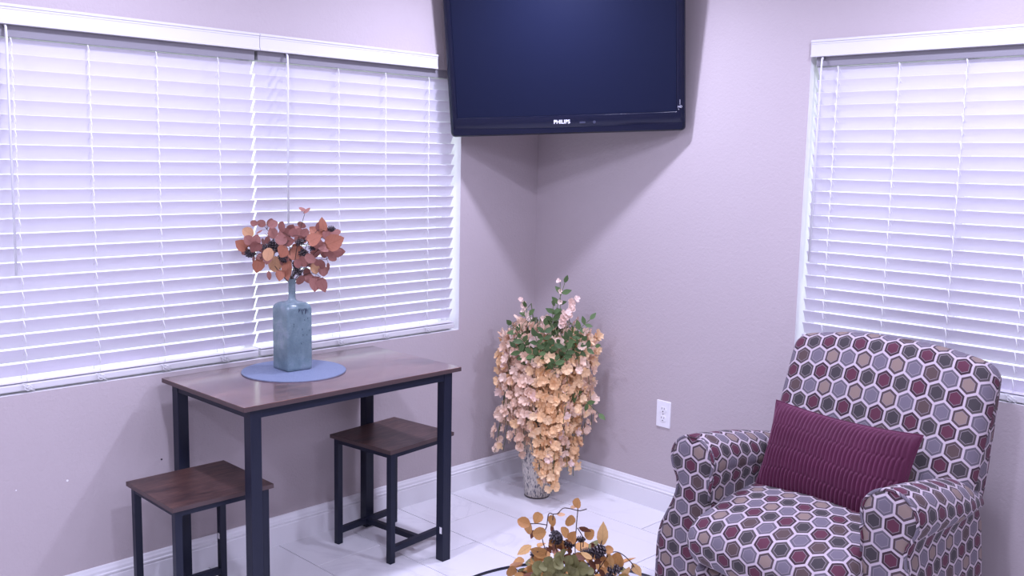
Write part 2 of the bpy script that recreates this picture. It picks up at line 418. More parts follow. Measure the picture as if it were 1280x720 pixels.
# baseboards
BP = [(0, 0), (.0145, 0), (.0145, .074), (.0125, .0765), (.0125, .0800), (.0150, .0825), (.0150, .0865), (.0110, .0895), (.0105, .0985), (.0070, .1050), (.0055, .1105), (.0035, .1136), (0, .1136)]
def baseboard(name, along, sgn=-1, at=0.0, lim=None):
    mb = MB(); L = lim or (X0 if along == 'x' else Y0)
    ends = []
    for a in (0.0, L):
        row = []
        for d, z in BP:
            aa = a - d if a == 0.0 else a
            row.append(mb.bm.verts.new((aa, at + sgn*d, z) if along == 'x' else (at + sgn*d, aa, z)))
        ends.append(row)
    n = len(BP)
    for k in range(n): mb.face([ends[0][k], ends[0][(k+1)%n], ends[1][(k+1)%n], ends[1][k]])
    mb.face(ends[0]); mb.face(ends[1][::-1])
    tag(mb.build(name, M_white), kind='structure')
baseboard('baseboard_left', 'x'); baseboard('baseboard_right', 'y')
# windows: frame, sash bars, glass, sill
def window(name, along, hole, mull):
    a0, a1, z0, z1 = hole; root = bpy.data.objects.new(name, None); COL.objects.link(root); tag(root, kind='structure')
    def B(mb, p, q, d0, d1, r, s_):
        if along == 'x': mb.box((p, d0, r), (q, d1, s_))
        else: mb.box((d0, p, r), (d1, q, s_))
    mb = MB(); e = .03
    B(mb, a0, a1, .085, .125, z0, z0+e); B(mb, a0, a1, .085, .125, z1-e, z1); B(mb, a0, a0+e, .085, .125, z0+e, z1-e); B(mb, a1-e, a1, .085, .125, z0+e, z1-e)
    mb.build('window_frame', M_white, root)
    mb = MB(); B(mb, mull-.018, mull+.018, .087, .123, z0+e, z1-e); mb.build('mullion', M_white, root)
    for p, q in ((a0+e, mull-.018), (mull+.018, a1-e)):
        mb = MB(); B(mb, p, q, .103, .107, z0+e, z1-e); mb.build('pane', M_pane, root)
window('window_1', 'x', WA, -1.46)
window('window_2', 'y', WB, -1.87)

# ---------------------------------------------------------------- blinds
PITCH = .0445
def slat_mesh(L, tilt):
    """slat running along +X from 0 to L, slightly crowned, tilted about its own axis, room side edge up"""
    mb = MB(); W_ = .0475; n = 6; th = .0013; rows = []
    for i in range(n+1):
        s_ = i/n - .5; h = .0016*(1 - (2*s_)**2)
        for sg in (0, 1):
            yy, zz = s_*W_, h + sg*th*2 - th
            rows.append((yy*math.cos(tilt) - zz*math.sin(tilt), yy*math.sin(tilt) + zz*math.cos(tilt)))
    up = rows[1::2]; lo = rows[0::2]; prof = lo + up[::-1]
    A = [mb.bm.verts.new((0, a, b)) for a, b in prof]; B = [mb.bm.verts.new((L, a, b)) for a, b in prof]; m = len(prof)
    for k in range(m): mb.face([A[k], A[(k+1)%m], B[(k+1)%m], B[k]])
    mb.face(A); mb.face(B[::-1])
    me = mb.mesh('slat'); me.materials.append(M_slat)
    for p in me.polygons: p.use_smooth = True
    me.set_sharp_from_angle(angle=math.radians(40)); return me
def blind(label, L, M, ztop, cords, val, wand, wand_len, zbot, group, deg=63):
    """local frame: X along the wall, -Y into the room, origin at wall plane and floor height; M places it"""
    root = thing('window_blind', label, 'window blind', group=group); root.matrix_world = M
    tilt = -math.radians(deg)
    v0, v1, vz0, vz1 = val
    mb = MB(); mb.box((v0, -.016, vz0), (v1, -.002, vz1), bevel=.0012)
    mb.box((v0, -.019, vz0), (v1, -.015, vz0+.008), bevel=.001); mb.box((v0, -.019, vz1-.009), (v1, -.015, vz1-.002), bevel=.001); mb.box((v0, -.0175, vz1-.016), (v1, -.0155, vz1-.012), bevel=.0006)
    mb.build('valance', M_rail, root)
    MB().box((.002, .004, ztop+.004), (L-.002, .052, vz0+.0), bevel=.001).build('headrail', mat('headrail_painted_shade', (.24, .23, .25), .45) if 'headrail_painted_shade' not in bpy.data.materials else bpy.data.materials['headrail_painted_shade'], root)  # shade under the valance is put into the dark headrail colour
    me = slat_mesh(L, tilt); z = ztop - .020; k = 0
    while z > zbot + .048:
        o = inst('slat', me, root, Matrix.Translation((rnd.uniform(-.0008, .0008), .031, z)) @ Matrix.Rotation(rnd.uniform(-.02, .02), 4, 'X')); z -= PITCH; k += 1
    mb = MB(); mb.box((0, .006, zbot), (L, .054, zbot+.022), bevel=.004); mb.build('bottom_rail', M_rail, root)
    mb = MB(); mb.box((0, .008, zbot+.026), (L, .052, zbot+.0295), bevel=.001); mb.build('resting_slat', M_slat, root)
    for cx in cords:
        mb = MB()
        mb.tube([(cx, .0075, ztop+.02), (cx, .0075, zbot+.01)], .0006, 5)
        mb.tube([(cx, .0565, ztop+.02), (cx, .0565, zbot+.01)], .0011, 6)
        zz = ztop - .020
        while zz > zbot + .048:
            mb.tube([(cx, .0075, zz+.020), (cx+.001, .031, zz+.001), (cx, .0565, zz-.020)], .0008, 4); 
            mb.tube([(cx-.004, .0075, zz+.026), (cx+.002, .0065, zz+.004), (cx+.001, .0075, zz-.006)], .0013, 5); zz -= PITCH
        mb.build('ladder_cord', M_cord, root, smooth=True)
        mb = MB()
        for q in range(3):
            pts = [(cx + .011*math.cos(a + q)*(1+.3*q), -.001 - .003*math.sin(2*a+q), zbot + .010 + .009*math.sin(a) + .003*q) for a in [i*2*PI/10 for i in range(11)]]
            mb.tube(pts, .0011, 5)
        mb.tube([(cx, .006, zbot+.02), (cx+.006, .0, zbot+.004), (cx+.018, -.001, zbot-.002)], .0011, 5)
        mb.build('cord_knot', M_cord, root, smooth=True)
    mb = MB(); wx = wand
    mb.tube([(wx, -.001, ztop+.045), (wx, -.012, ztop+.028), (wx, -.014, ztop+.005), (wx-.004, -.014, ztop - wand_len)], .0038, 8); mb.build('tilt_wand', M_wand, root, smooth=True)
    mb = MB(); mb.tube([(wx, .004, ztop+.03), (wx+.005, -.006, ztop+.036), (wx+.001, -.010, ztop+.022)], .0022, 6); mb.build('wand_hook', M_metal, root, smooth=True)
    return root
MA = Matrix.Translation((0, 0, 0))
# left window, two blinds side by side
L1, L2 = .985, .953
blind('white faux wood blind left of the bottle vase, cut by the left picture edge', L1, Matrix.Translation((-2.45, 0, 0)), 1.800, [c+2.45 for c in (-2.27, -2.045, -1.825, -1.605)], (-.06, -1.458+2.45, 1.8388, 1.8973), -2.290+2.45, .70, .7385, 'blinds in the left window')
blind('white faux wood blind behind the dried bouquet, partly covered by the television', L2, Matrix.Translation((-1.456, 0, 0)), 1.802, [c+1.456 for c in (-1.333, -1.106, -.881, -.657)], (.000, -.630+1.456, 1.8388, 1.8973), -1.343+1.456, .60, .7385, 'blinds in the left window', 61)
# right window
MBm = Matrix(((0, 1, 0, 0), (-1, 0, 0, -1.364), (0, 0, 1, 0), (0, 0, 0, 1)))
blind('white faux wood blind behind the patterned armchair', 1.0, MBm, 1.826, [.086, .307, .529, .751, .96], (-.0115, 1.06, 1.8627, 1.9228), .032, .70, .733, 'blind in the right window')

# ---------------------------------------------------------------- recessed ceiling lights
for i, (x, y, e) in enumerate(LAMPS):
    t_ = thing('ceiling_light', 'round white recessed ceiling light ' + LAMP_AT[i], 'ceiling light', (x, y, CEIL), 0, 'recessed ceiling lights')
    MB().lathe([(.058, -.001), (.062, -.006), (.078, -.006), (.084, -.0005)], 32, cap=False).build('trim_ring', M_white, t_, smooth=True)
    MB().lathe([(.001, -.003), (.058, -.003)], 32, cap=False).build('diffuser', M_glow, t_)

# ---------------------------------------------------------------- television
TBL, TBR = Vector((-.585, -.05, 1.561)), Vector((-.04, -.843, 1.603))
ex = (TBR - TBL); TWd = ex.length; ex.normalize()
nh = Vector((ex.y, -ex.x, 0)).normalized()
up0 = nh.cross(ex); up0 = -up0 if up0.z < 0 else up0; up0.normalize()
ta = math.radians(8); tup = (up0*math.cos(ta) + nh*math.sin(ta)).normalized(); tn = ex.cross(tup).normalized()   # -Y local = tn
TM = Matrix((ex, -tn, tup)).transposed().to_4x4(); TM.translation = TBL
tv = thing('television', 'black flat screen television hung across the room corner', 'television'); tv.matrix_world = TM
TH = .602
def rrect(x0, z0, x1, z1, r, n=6):
    pts = []
    for cx, cz, a in ((x1-r, z0+r, -PI/2), (x1-r, z1-r, 0), (x0+r, z1-r, PI/2), (x0+r, z0+r, PI)):
        for i in range(n+1): pts.append((cx + r*math.cos(a+i*PI/2/n), cz + r*math.sin(a+i*PI/2/n)))
    return pts
def loft_rects(mb, specs, capA=True, capB=True, n=6):
    rings = [[mb.bm.verts.new((x, y, z)) for x, z in rrect(*rc, r, n)] for (rc, r, y) in specs]
    for A, B in zip(rings, rings[1:]):
        m = len(A)
        for k in range(m): mb.face([A[k], A[(k+1)%m], B[(k+1)%m], B[k]])
    if capA: mb.face(rings[0])
    if capB: mb.face(rings[-1][::-1])
SX0, SX1, SZ0, SZ1 = .033, TWd-.036, .078, TH-.036
mb = MB()
loft_rects(mb, [((SX0, SZ0, SX1, SZ1), .002, .006), ((SX0-.001, SZ0-.001, SX1+.001, SZ1+.001), .002, .0005), ((SX0-.006, SZ0-.006, SX1+.006, SZ1+.006), .004, -.001), ((.006, .010, TWd-.006, TH-.006), .014, .0005), ((.001, .003, TWd-.001, TH-.001), .018, .005), ((0, 0, TWd, TH), .018, .012), ((.001, .001, TWd-.001, TH-.001), .018, .028), ((.006, .006, TWd-.006, TH-.006), .018, .032)], capA=False)
mb.build('bezel', M_bezel, tv, auto=50)
# gloss step along the lower bezel
mb = MB(); pr = []
for i in range(25):
    s_ = i/24; x = .012 + s_*(TWd-.024); z = .036 - .010*math.sin(PI*s_)
    pr.append((x, z))
low = [(TWd-.014, .008), (.014, .008)]
M_front = Matrix(((1,0,0,0),(0,0,-1,-.0008),(0,1,0,0),(0,0,0,1)))
mb.prism(pr[::1] + low, M_front, .0022); mb.build('lower_trim', M_bezel, tv)
MB().box((SX0, .003, SZ0), (SX1, .006, SZ1)).build('screen', M_screen, tv)
mb = MB(); loft_rects(mb, [((.05, .05, TWd-.05, TH-.05), .03, .031), ((.12, .09, TWd-.12, TH-.09), .05, .062), ((.16, .12, TWd-.16, TH-.12), .05, .075)], capA=False); mb.build('back_shell', M_shell, tv, auto=40)
def lettering(text, size, parent, M, name='lettering', m=None, bold=.0):
    cu = bpy.data.curves.new('txt', 'FONT'); cu.body = text; cu.size = size; cu.align_x = 'CENTER'; cu.extrude = .0004; cu.offset = bold
    tmp = bpy.data.objects.new('txt', cu); COL.objects.link(tmp)
    me = bpy.data.meshes.new_from_object(tmp.evaluated_get(bpy.context.evaluated_depsgraph_get())); bpy.data.objects.remove(tmp)
    me.name = name; me.materials.clear(); me.materials.append(m or M_text)
    o = bpy.data.objects.new(name, me); COL.objects.link(o); o.parent = parent; o.matrix_local = M; return o
RX = Matrix.Rotation(PI/2, 4, 'X')
lettering('PHILIPS', .021, tv, Matrix.Translation((.468, -.0026, .044)) @ RX, bold=.0006)
MB().lathe([(.0001, 0), (.006, .0005), (.0062, 0)], 16).build('indicator_lamp', M_sensor, tv, loc=(.60, -.001, .046)).rotation_euler = (PI/2, 0, 0)
mb = MB(); mb.prism(rrect(-.012, -.004, .012, .004, .0039, 4), M_front, .002); mb.build('sensor_window', M_sensor, tv, loc=(.552, -.0006, .046))
lettering('HD', .012, tv, Matrix.Translation((TWd-.022, -.0016, .092)) @ Matrix.Rotation(0, 4, 'Y') @ RX, name='small_print')
mb = MB(); mb.tube([(TWd-.022, -.0014, .104), (TWd-.022, -.0014, .124)], .0006, 4); mb.tube([(TWd-.029, -.0014, .088), (TWd-.026, -.0014, .084)], .0006, 4); mb.build('small_print_mark', M_text, tv)
# wall mount reaching back to the corner
cent = TM @ Vector((TWd/2, .074, TH/2)); inv = TM.inverted()
mb = MB(); mb.box((TWd/2-.12, .0745, TH/2-.11), (TWd/2+.12, .082, TH/2+.11), bevel=.001); mb.build('mount_plate', M_shell, tv)
pA = inv @ Vector((-.012, -.012, 1.84)); mb = MB(); mb.tube([(TWd/2, .081, TH/2), tuple(inv @ Vector((-.16, -.22, 1.85))), tuple(pA)], .016, 10); mb.build('mount_arm', M_shell, tv, smooth=True)

# ---------------------------------------------------------------- wall outlet and small wall marks
ot = thing('wall_outlet', 'white double power outlet on the wall left of the armchair', 'power outlet', (0, -.766, .4205))
# local frame: plate lies in YZ plane, room side = -X
mb = MB(); ring = []
for (h, k, d) in ((.0355, .0572, 0), (.0355, .0572, -.003), (.0335, .0552, -.0052)):
    ring.append([mb.bm.verts.new((d, y, z)) for y, z in rrect(-h, -k, h, k, .003, 3)])
for A, B in zip(ring, ring[1:]):
    for q in range(len(A)): mb.face([A[q], A[(q+1)%len(A)], B[(q+1)%len(A)], B[q]])
mb.face(ring[0]); mb.face(ring[-1])
mb.build('cover_plate', M_plastic, ot, auto=30)
MX = Matrix(((0,0,-1,0),(-1,0,0,0),(0,1,0,0),(0,0,0,1)))
for sz in (1, -1):
    pts = [(.0165*math.cos(a), max(-.0132, min(.0132, .0165*math.sin(a)))) for a in [i*2*PI/32 for i in range(32)]]
    mb = MB(); mb.prism(pts, Matrix.Translation((-.0050, 0, sz*.0195)) @ MX, .0022); rc = mb.build('receptacle', M_plastic, ot)
    for (yy, hh) in ((.0063, .0042), (-.0063, .0036)):
        MB().box((-.0076, yy-.0011, sz*.0195+.001-.0), (-.0070, yy+.0011, sz*.0195+.001+hh*1.8)).build('slot', M_slot, rc)
    pts = [(.0026*math.cos(a), .0026*math.sin(a)) for a in [i*2*PI/12 for i in range(12)]]
    mb = MB(); mb.prism(pts, Matrix.Translation((-.0070, 0, sz*.0195-.0075)) @ MX, .0006); mb.build('slot', M_slot, rc)
pts = [(.0024*math.cos(a), .0024*math.sin(a)) for a in [i*2*PI/12 for i in range(12)]]
mb = MB(); mb.prism(pts, Matrix.Translation((-.0050, 0, 0)) @ MX, .001); mb.build('screw', M_metal, ot)

# ---------------------------------------------------------------- dining table
TZ = .7265
tb = thing('dining_table', 'small rectangular table with brown laminate top and black metal legs', 'table', (-1.421, -.305, 0), math.radians(.5))
hx, hy = .441, .263
mb = MB(); mb.box((-hx, -hy, TZ-.0155), (hx, hy, TZ), bevel=.0012)
for f in mb.bm.faces:
    if abs(f.calc_center_median().z - TZ) > .001: f.material_index = 1
mb.build('tabletop', [M_table, M_edge], tb)
LS = .038; ix, iy = .030, .012
lx0, lx1, ly0, ly1 = -hx+ix, hx-ix, -hy+iy+.004, hy-iy
for (cx, cy) in ((lx0, ly0), (lx1-LS, ly0), (lx0, ly1-LS), (lx1-LS, ly1-LS)):
    MB().box((cx, cy, 0), (cx+LS, cy+LS, TZ-.0157), bevel=.0015).build('leg', M_navy, tb)
rh = .030
for (a, b) in (((lx0+LS, ly0+.002), (lx1-LS, ly0+.022)), ((lx0+LS, ly1-.022), (lx1-LS, ly1-.002)), ((lx0+.002, ly0+LS), (lx0+.022, ly1-LS)), ((lx1-.022, ly0+LS), (lx1-.002, ly1-LS))):
    MB().box((a[0], a[1], TZ-.0157-rh), (b[0], b[1], TZ-.0157), bevel=.001).build('apron_rail', M_navy, tb)
for zz in (TZ-.026, TZ-.038):
    for (xx) in (lx0,):
        mb = MB(); mb.tube([(xx+.001, ly0+.02, zz), (xx-.0012, ly0+.02, zz)], .0028, 10); mb.build('bolt', M_slot, tb)
mb = MB(); mb.box((lx1-LS-.0006, ly0+.006, .105), (lx1-LS+.0002, ly0+.018, .130)); tag(mb.build('sticker', M_plastic, tb), 'white sticker on table leg')

# ---------------------------------------------------------------- stools
def make_stool(label, loc, rz):
    t_ = thing('stool', label, 'stool', loc, rz, 'backless stools at the dining table')
    a = .170; b = .163; SZ = .432
    mb = MB(); mb.box((-a, -b, SZ-.0145), (a, b, SZ), bevel=.001)
    for f in mb.bm.faces:
        if abs(f.calc_center_median().z - SZ) > .001: f.material_index = 1
    mb.build('seat', [M_seat, M_edge], t_)
    s = .023; X, Y = a-.012, b-.010
    for cx in (-X, X-s):
        for cy in (-Y, Y-s): MB().box((cx, cy, 0), (cx+s, cy+s, SZ-.0147), bevel=.001).build('leg', M_navy, t_)
    z1 = SZ-.0147; z0 = z1-.019
    for cy in (-Y+.001, Y-s+.001): MB().box((-X+s, cy, z0), (X-s, cy+s-.002, z1), bevel=.0008).build('seat_rail', M_navy, t_)
    for cx in (-X+.001, X-s+.001): MB().box((cx, -Y+s, z0), (cx+s-.002, Y-s, z1), bevel=.0008).build('seat_rail', M_navy, t_)
    for cy in (-Y+.001, Y-s+.001): MB().box((-X+s, cy, .040), (X-s, cy+s-.002, .062), bevel=.0008).build('stretcher', M_navy, t_)
    MB().box((-.011, -Y+s, .041), (.011, Y-s, .061), bevel=.0008).build('stretcher', M_navy, t_)
    return t_
s1 = make_stool('backless stool under the right end of the dining table', (-1.061, -.270, 0), math.radians(6.3))
s2 = dup(s1); s2.location = (-1.871, -.310, 0); s2.rotation_euler = (0, 0, math.radians(-.6)); s2['label'] = 'backless stool sticking out at the left end of the dining table'
mb = MB(); mb.box((.135+.0, .130-.0006, .17), (.145, .131, .19)); 
st = MB().box((-.0006, -.005, 0), (.0002, .006, .020)).build('sticker', M_plastic, s2, loc=(.170-.012-.023, .163-.010-.012, .165)); tag(st, 'white sticker on stool leg')

# ---------------------------------------------------------------- placemat and bottle vase
pm = MB().lathe([(.0005, 0), (.178, 0), (.1795, .002), (.178, .0042), (.172, .0036), (.0005, .0034)], 96).build('placemat', M_mat, None, auto=40, loc=(-1.471, -.236, TZ))
tag(pm, 'round woven blue placemat on the dining table', 'placemat')
PMZ = TZ + .0037
bt = thing('bottle_vase', 'square blue-grey glazed bottle vase standing on the blue placemat', 'vase', (-1.4600, -.210, PMZ), math.radians(-1))
mb = MB(); specs = []
hw = .0500
def sq(h, r, z, n=5):
    return [(x, y, z) for x, y in rrect(-h, -h, h, h, min(r, h*.999), n)]
prof = [(hw-.004, .006, 0), (hw-.001, .007, .003), (hw, .007, .012), (hw, .007, .215)]
for i in range(1, 9):
    a = i/8*PI/2; prof.append((hw - .024*(1-math.cos(a)), .007 + .010*i/8, .215 + .024*math.sin(a)))
prof += [(.0165, .0160, .2425), (.0128, .0127, .250), (.0120, .0119, .262), (.0122, .0121, .300), (.0134, .0133, .314), (.0134, .0133, .319), (.0105, .0104, .319), (.0100, .0099, .25)]
rings = [[mb.bm.verts.new(p) for p in sq(h, r, z)] for h, r, z in prof]
for A, B in zip(rings, rings[1:]):
    for k in range(len(A)): mb.face([A[k], A[(k+1)%len(A)], B[(k+1)%len(A)], B[k]])
mb.face(rings[0][::-1]); mb.face(rings[-1])
mb.build('body', M_bottle, bt, auto=55)
mb = MB(); rr = random.Random(3)
for i in range(11):
    x = -.004 + i*.0036; z = .222 - rr.uniform(0, .008); l = rr.uniform(.006, .020)
    mb.tube([(x, -hw-.0003, z), (x+rr.uniform(-.0015, .0015), -hw-.0003, z-l)], rr.uniform(.0005, .0012), 5)
for i in range(9):
    x = rr.uniform(-.03, .04); z = rr.uniform(.04, .19); mb.tube([(x, -hw-.0002, z), (x+rr.uniform(-.002, .002), -hw-.0002, z-.004)], .0009, 5)
mb.build('glaze_cracks', M_crack, bt)

# ---------------------------------------------------------------- foliage tools
def leaf_mesh(name, m, kind='round', cup=.16):
    """unit leaf: stem end at the origin, tip at (0,1,0); normal +Z"""
    mb = MB(); n = 7
    pr = {'round': [(0,.0),(.20,.05),(.42,.26),(.48,.50),(.38,.76),(.17,.94),(0,1.0)],
          'heart': [(0,.06),(.24,-.02),(.46,.16),(.50,.44),(.36,.72),(.14,.93),(0,1.04)],
          'oval': [(0,0),(.13,.10),(.235,.32),(.25,.52),(.19,.76),(.09,.93),(0,1.0)],
          'point': [(0,0),(.15,.12),(.26,.36),(.24,.58),(.14,.80),(.05,.94),(0,1.02)]}[kind]
    mid = [mb.bm.verts.new((0, y, .02*math.sin(y*3))) for x, y in pr]
    sides = []
    for s_ in (-1, 1):
        sd = [mid[0]] + [mb.bm.verts.new((s_*x, y, cup*x*2*abs(x) + .10*(y-.5)**2)) for x, y in pr[1:-1]] + [mid[-1]]
        hf = [mid[0]] + [mb.bm.verts.new((s_*x*.5, y, cup*x*x*.4 + .06*(y-.5)**2)) for x, y in pr[1:-1]] + [mid[-1]]
        for k in range(len(pr)-1):
            for P, Q in ((mid, hf), (hf, sd)):
                q = [P[k], P[k+1], Q[k+1], Q[k]]; u = []
                for v in q:
                    if v not in u: u.append(v)
                if len(u) > 2: mb.face(u if s_ > 0 else u[::-1])
    me = mb.mesh(name, True, normals=False); me.materials.append(m); return me
def orient(pos, tip, nrm, size, wid=1.0):
    y = Vector(tip).normalized(); z = Vector(nrm); z = (z - y*z.dot(y))
    if z.length < 1e-4: z = y.orthogonal()
    z.normalize(); x = y.cross(z)
    M = Matrix((x*size*wid, y*size, z*size)).transposed().to_4x4(); M.translation = Vector(pos); return M
SEEDC = random.Random(11)
def cone_mesh(R, tipm=True):
    """small open pine cone: a core with spiralled scales"""
    mb = MB(); mb.lathe([(.001, -R), (R*.45, -R*.55), (R*.5, 0), (R*.3, R*.7), (.001, R)], 8)
    for i in range(64):
        z = -R*.85 + 1.75*R*i/46; a = i*2.39996; rad = R*(1.0 - .75*max(0, z/R)**2)*(.75 + .3*math.sin(min(1, (z+R)/R)*PI/2))
        d = Vector((math.cos(a), math.sin(a), .25 + .5*(z/R))); sd = Vector((-math.sin(a), math.cos(a), 0)); c0 = Vector((0, 0, z)); w_ = R*.22
        p0 = c0 + d*R*.3 - sd*w_*.4; p1 = c0 + d*R*.3 + sd*w_*.4; p2 = c0 + d*rad + sd*w_; p3 = c0 + d*(rad*1.1); p4 = c0 + d*rad - sd*w_
        up = Vector((0, 0, R*.12)); top = [mb.bm.verts.new(q) for q in (p0, p1, p2, p3, p4)]; bot = [mb.bm.verts.new(q - up) for q in (p0, p1, p2, p3, p4)]
        mb.face(top, mi=0); mb.face(bot[::-1], mi=0)
        for k in range(5): mb.face([top[k], bot[k], bot[(k+1)%5], top[(k+1)%5]], mi=1 if k in (2, 3) else 0)
    me = mb.mesh('pine_cone'); me.materials.append(M_cone); me.materials.append(M_conetip); return me

# viewing-right unit vector of the room corner diagonal, used only to lay out bunches side to side
DR = Vector((.7022, -.7120, 0)); DB = Vector((.7120, .7022, 0)); UPV = Vector((0, 0, 1))

# ---------------------------------------------------------------- dried bouquet in the bottle
bq_base = Vector((-1.4635, -.208, PMZ + .318))
bq = thing('dried_bouquet', 'dusty rose dried round-leaf bouquet in the bottle vase', 'bouquet', bq_base)
LV = {'r': leaf_mesh('leaf', M_rose, 'round'), 'h': leaf_mesh('leaf', M_rose, 'heart'), 'u': leaf_mesh('leaf', M_rust, 'heart'), 't': leaf_mesh('leaf', M_tanleaf, 'round'), 'o': leaf_mesh('leaf', M_rose, 'oval')}
# (px, py in a 6x detail of the bunch, radius, kind, pointing angle deg from up clockwise)
BL_ = [(485,78,24,'o',-70),(530,82,24,'o',50),(484,185,26,'r',120),(150,180,22,'r',-80),(192,182,26,'r',-60),(240,180,26,'r',10),(292,182,28,'r',60),(350,200,32,'r',20),(118,242,34,'t',-60),(190,240,20,'o',60),
(55,335,36,'u',-60),(125,295,30,'r',-40),(95,330,24,'r',-120),(175,290,30,'h',10),(168,345,34,'h',-140),(75,385,24,'r',-130),(130,440,26,'o',170),(185,480,38,'u',200),(285,385,38,'t',180),(290,470,46,'t',175),(262,545,26,'o',165),
(330,255,34,'r',-20),(280,245,34,'r',-10),(380,250,34,'r',20),(430,240,26,'r',10),(470,235,26,'r',40),(510,235,26,'r',30),(350,290,34,'r',-70),(400,300,30,'h',80),(455,300,26,'r',60),(385,365,36,'u',200),(440,400,44,'u',140),
(450,355,34,'u',100),(360,440,32,'r',-150),(395,510,52,'u',180),(340,545,30,'u',200),(505,440,34,'r',130),(560,415,34,'r',110),(605,195,28,'r',10),(635,178,38,'u',-10),(575,240,44,'u',-60),(600,275,40,'u',60),(660,245,32,'r',30),
(715,245,30,'r',60),(728,295,52,'u',70),(610,310,32,'r',150),(655,345,28,'h',120),(680,375,30,'r',140),(695,415,28,'r',130),(640,390,24,'r',180),(662,485,24,'o',170),(620,520,32,'r',170),(565,500,32,'t',160),(540,470,26,'r',150),
(580,605,42,'h',185),(640,608,40,'h',160),(520,580,32,'h',150),(485,570,32,'r',200),(500,535,28,'r',-170),(600,450,22,'r',90),(235,305,24,'r',0),(215,395,30,'r',200),(320,330,26,'r',0),(470,455,26,'r',160),(250,430,30,'h',190)]
bpts = []
rr = random.Random(5)
for (x, y, r, k, ang) in BL_:
    a = (x - 398)/6*.00292; z = (575 - y)/6*.00292; sz = r*2/6*.00292*1.28
    fr = max(0, 1 - math.hypot(a/.20, (z-.10)/.16)); b = rr.uniform(-.06, .05)*(.4+fr) - (.025 if r > 34 else 0)
    an = math.radians(ang + rr.uniform(-10, 10)); d = DR*math.sin(an) + UPV*math.cos(an) + DB*rr.uniform(-.35, .35); d.normalize()
    c0 = DR*a + DB*b + UPV*z; nrm = -DB + DR*rr.uniform(-.9, .9) + UPV*rr.uniform(-.7, .8)
    st0 = c0 - d*sz*.5; bpts.append(st0)
    inst('leaf', LV[k], bq, orient(st0, d, nrm, sz, rr.uniform(.85, 1.05)))
for i in range(46):   # the far side of the bunch
    th = rr.uniform(0, 2*PI); q = math.sqrt(rr.random()); a = .155*q*math.cos(th) + .005; z = .105 + .065*q*math.sin(th); b = rr.uniform(.0, .085)
    c0 = DR*a + DB*b + UPV*z; d = (c0 - Vector((0, 0, .02))).normalized() + Vector((rr.uniform(-.6, .6), rr.uniform(-.6, .6), rr.uniform(-.8, .3))); bpts.append(c0)
    inst('leaf', LV[rr.choice('rrhho')], bq, orient(c0, d, DB*rr.choice((-1, 1)) + UPV*rr.uniform(-.6, .6) + DR*rr.uniform(-.5, .5), rr.uniform(.030, .040)))
hubs = []
for (x, y) in ((110, 390), (190, 200), (330, 210), (520, 90), (600, 220), (700, 300), (660, 430), (600, 560), (470, 520), (280, 470), (400, 270), (180, 430), (520, 240)):
    a = (x - 398)/6*.00292; z = (575 - y)/6*.00292; hubs.append((DR*a + UPV*z + DB*rr.uniform(-.03, .04)))
for h in hubs:
    mid_ = h*.45 + UPV*(.045 + .02*rr.random()); pts = []
    for i in range(9):
        s_ = i/8; p = (1-s_)**2*Vector((rr.uniform(-.003, .003), rr.uniform(-.003, .003), -.05)) + 2*s_*(1-s_)*mid_ + s_*s_*h; pts.append(p)
    pts[0] = Vector((0, 0, -.055)); pts[1].x *= .3; pts[1].y *= .3
    mb = MB(); mb.tube(pts, [.0017 - .0009*i/8 for i in range(9)], 5)
    for q in bpts:
        if min((q-g).length for g in hubs) == (q-h).length:
            k = min(range(3, 9), key=lambda i: (pts[i]-q).length); mb.tube([pts[k], (pts[k]+q)/2 + Vector((0, 0, .004)), q], .0006, 4)
    mb.build('stem', M_stem, bq, smooth=True)
cm = cone_mesh(.0125)
for (x, y, s_) in ((118, 395, 1.1), (695, 208, .8), (560, 335, 1.0), (470, 310, 1.0), (452, 510, 1.0), (240, 355, 1.2), (285, 330, 1.3), (340, 330, 1.3), (350, 420, 1.1), (500, 390, 1.2), (450, 460, 1.0)):
    a = (x - 398)/6*.00292; z = (575 - y)/6*.00292
    inst('pine_cone', cm, bq, Matrix.Translation(DR*a + UPV*z + DB*(-.015)) @ Matrix.Rotation(rr.uniform(0, 3), 4, 'X') @ Matrix.Rotation(rr.uniform(0, 3), 4, 'Y') @ Matrix.Scale(s_, 4))

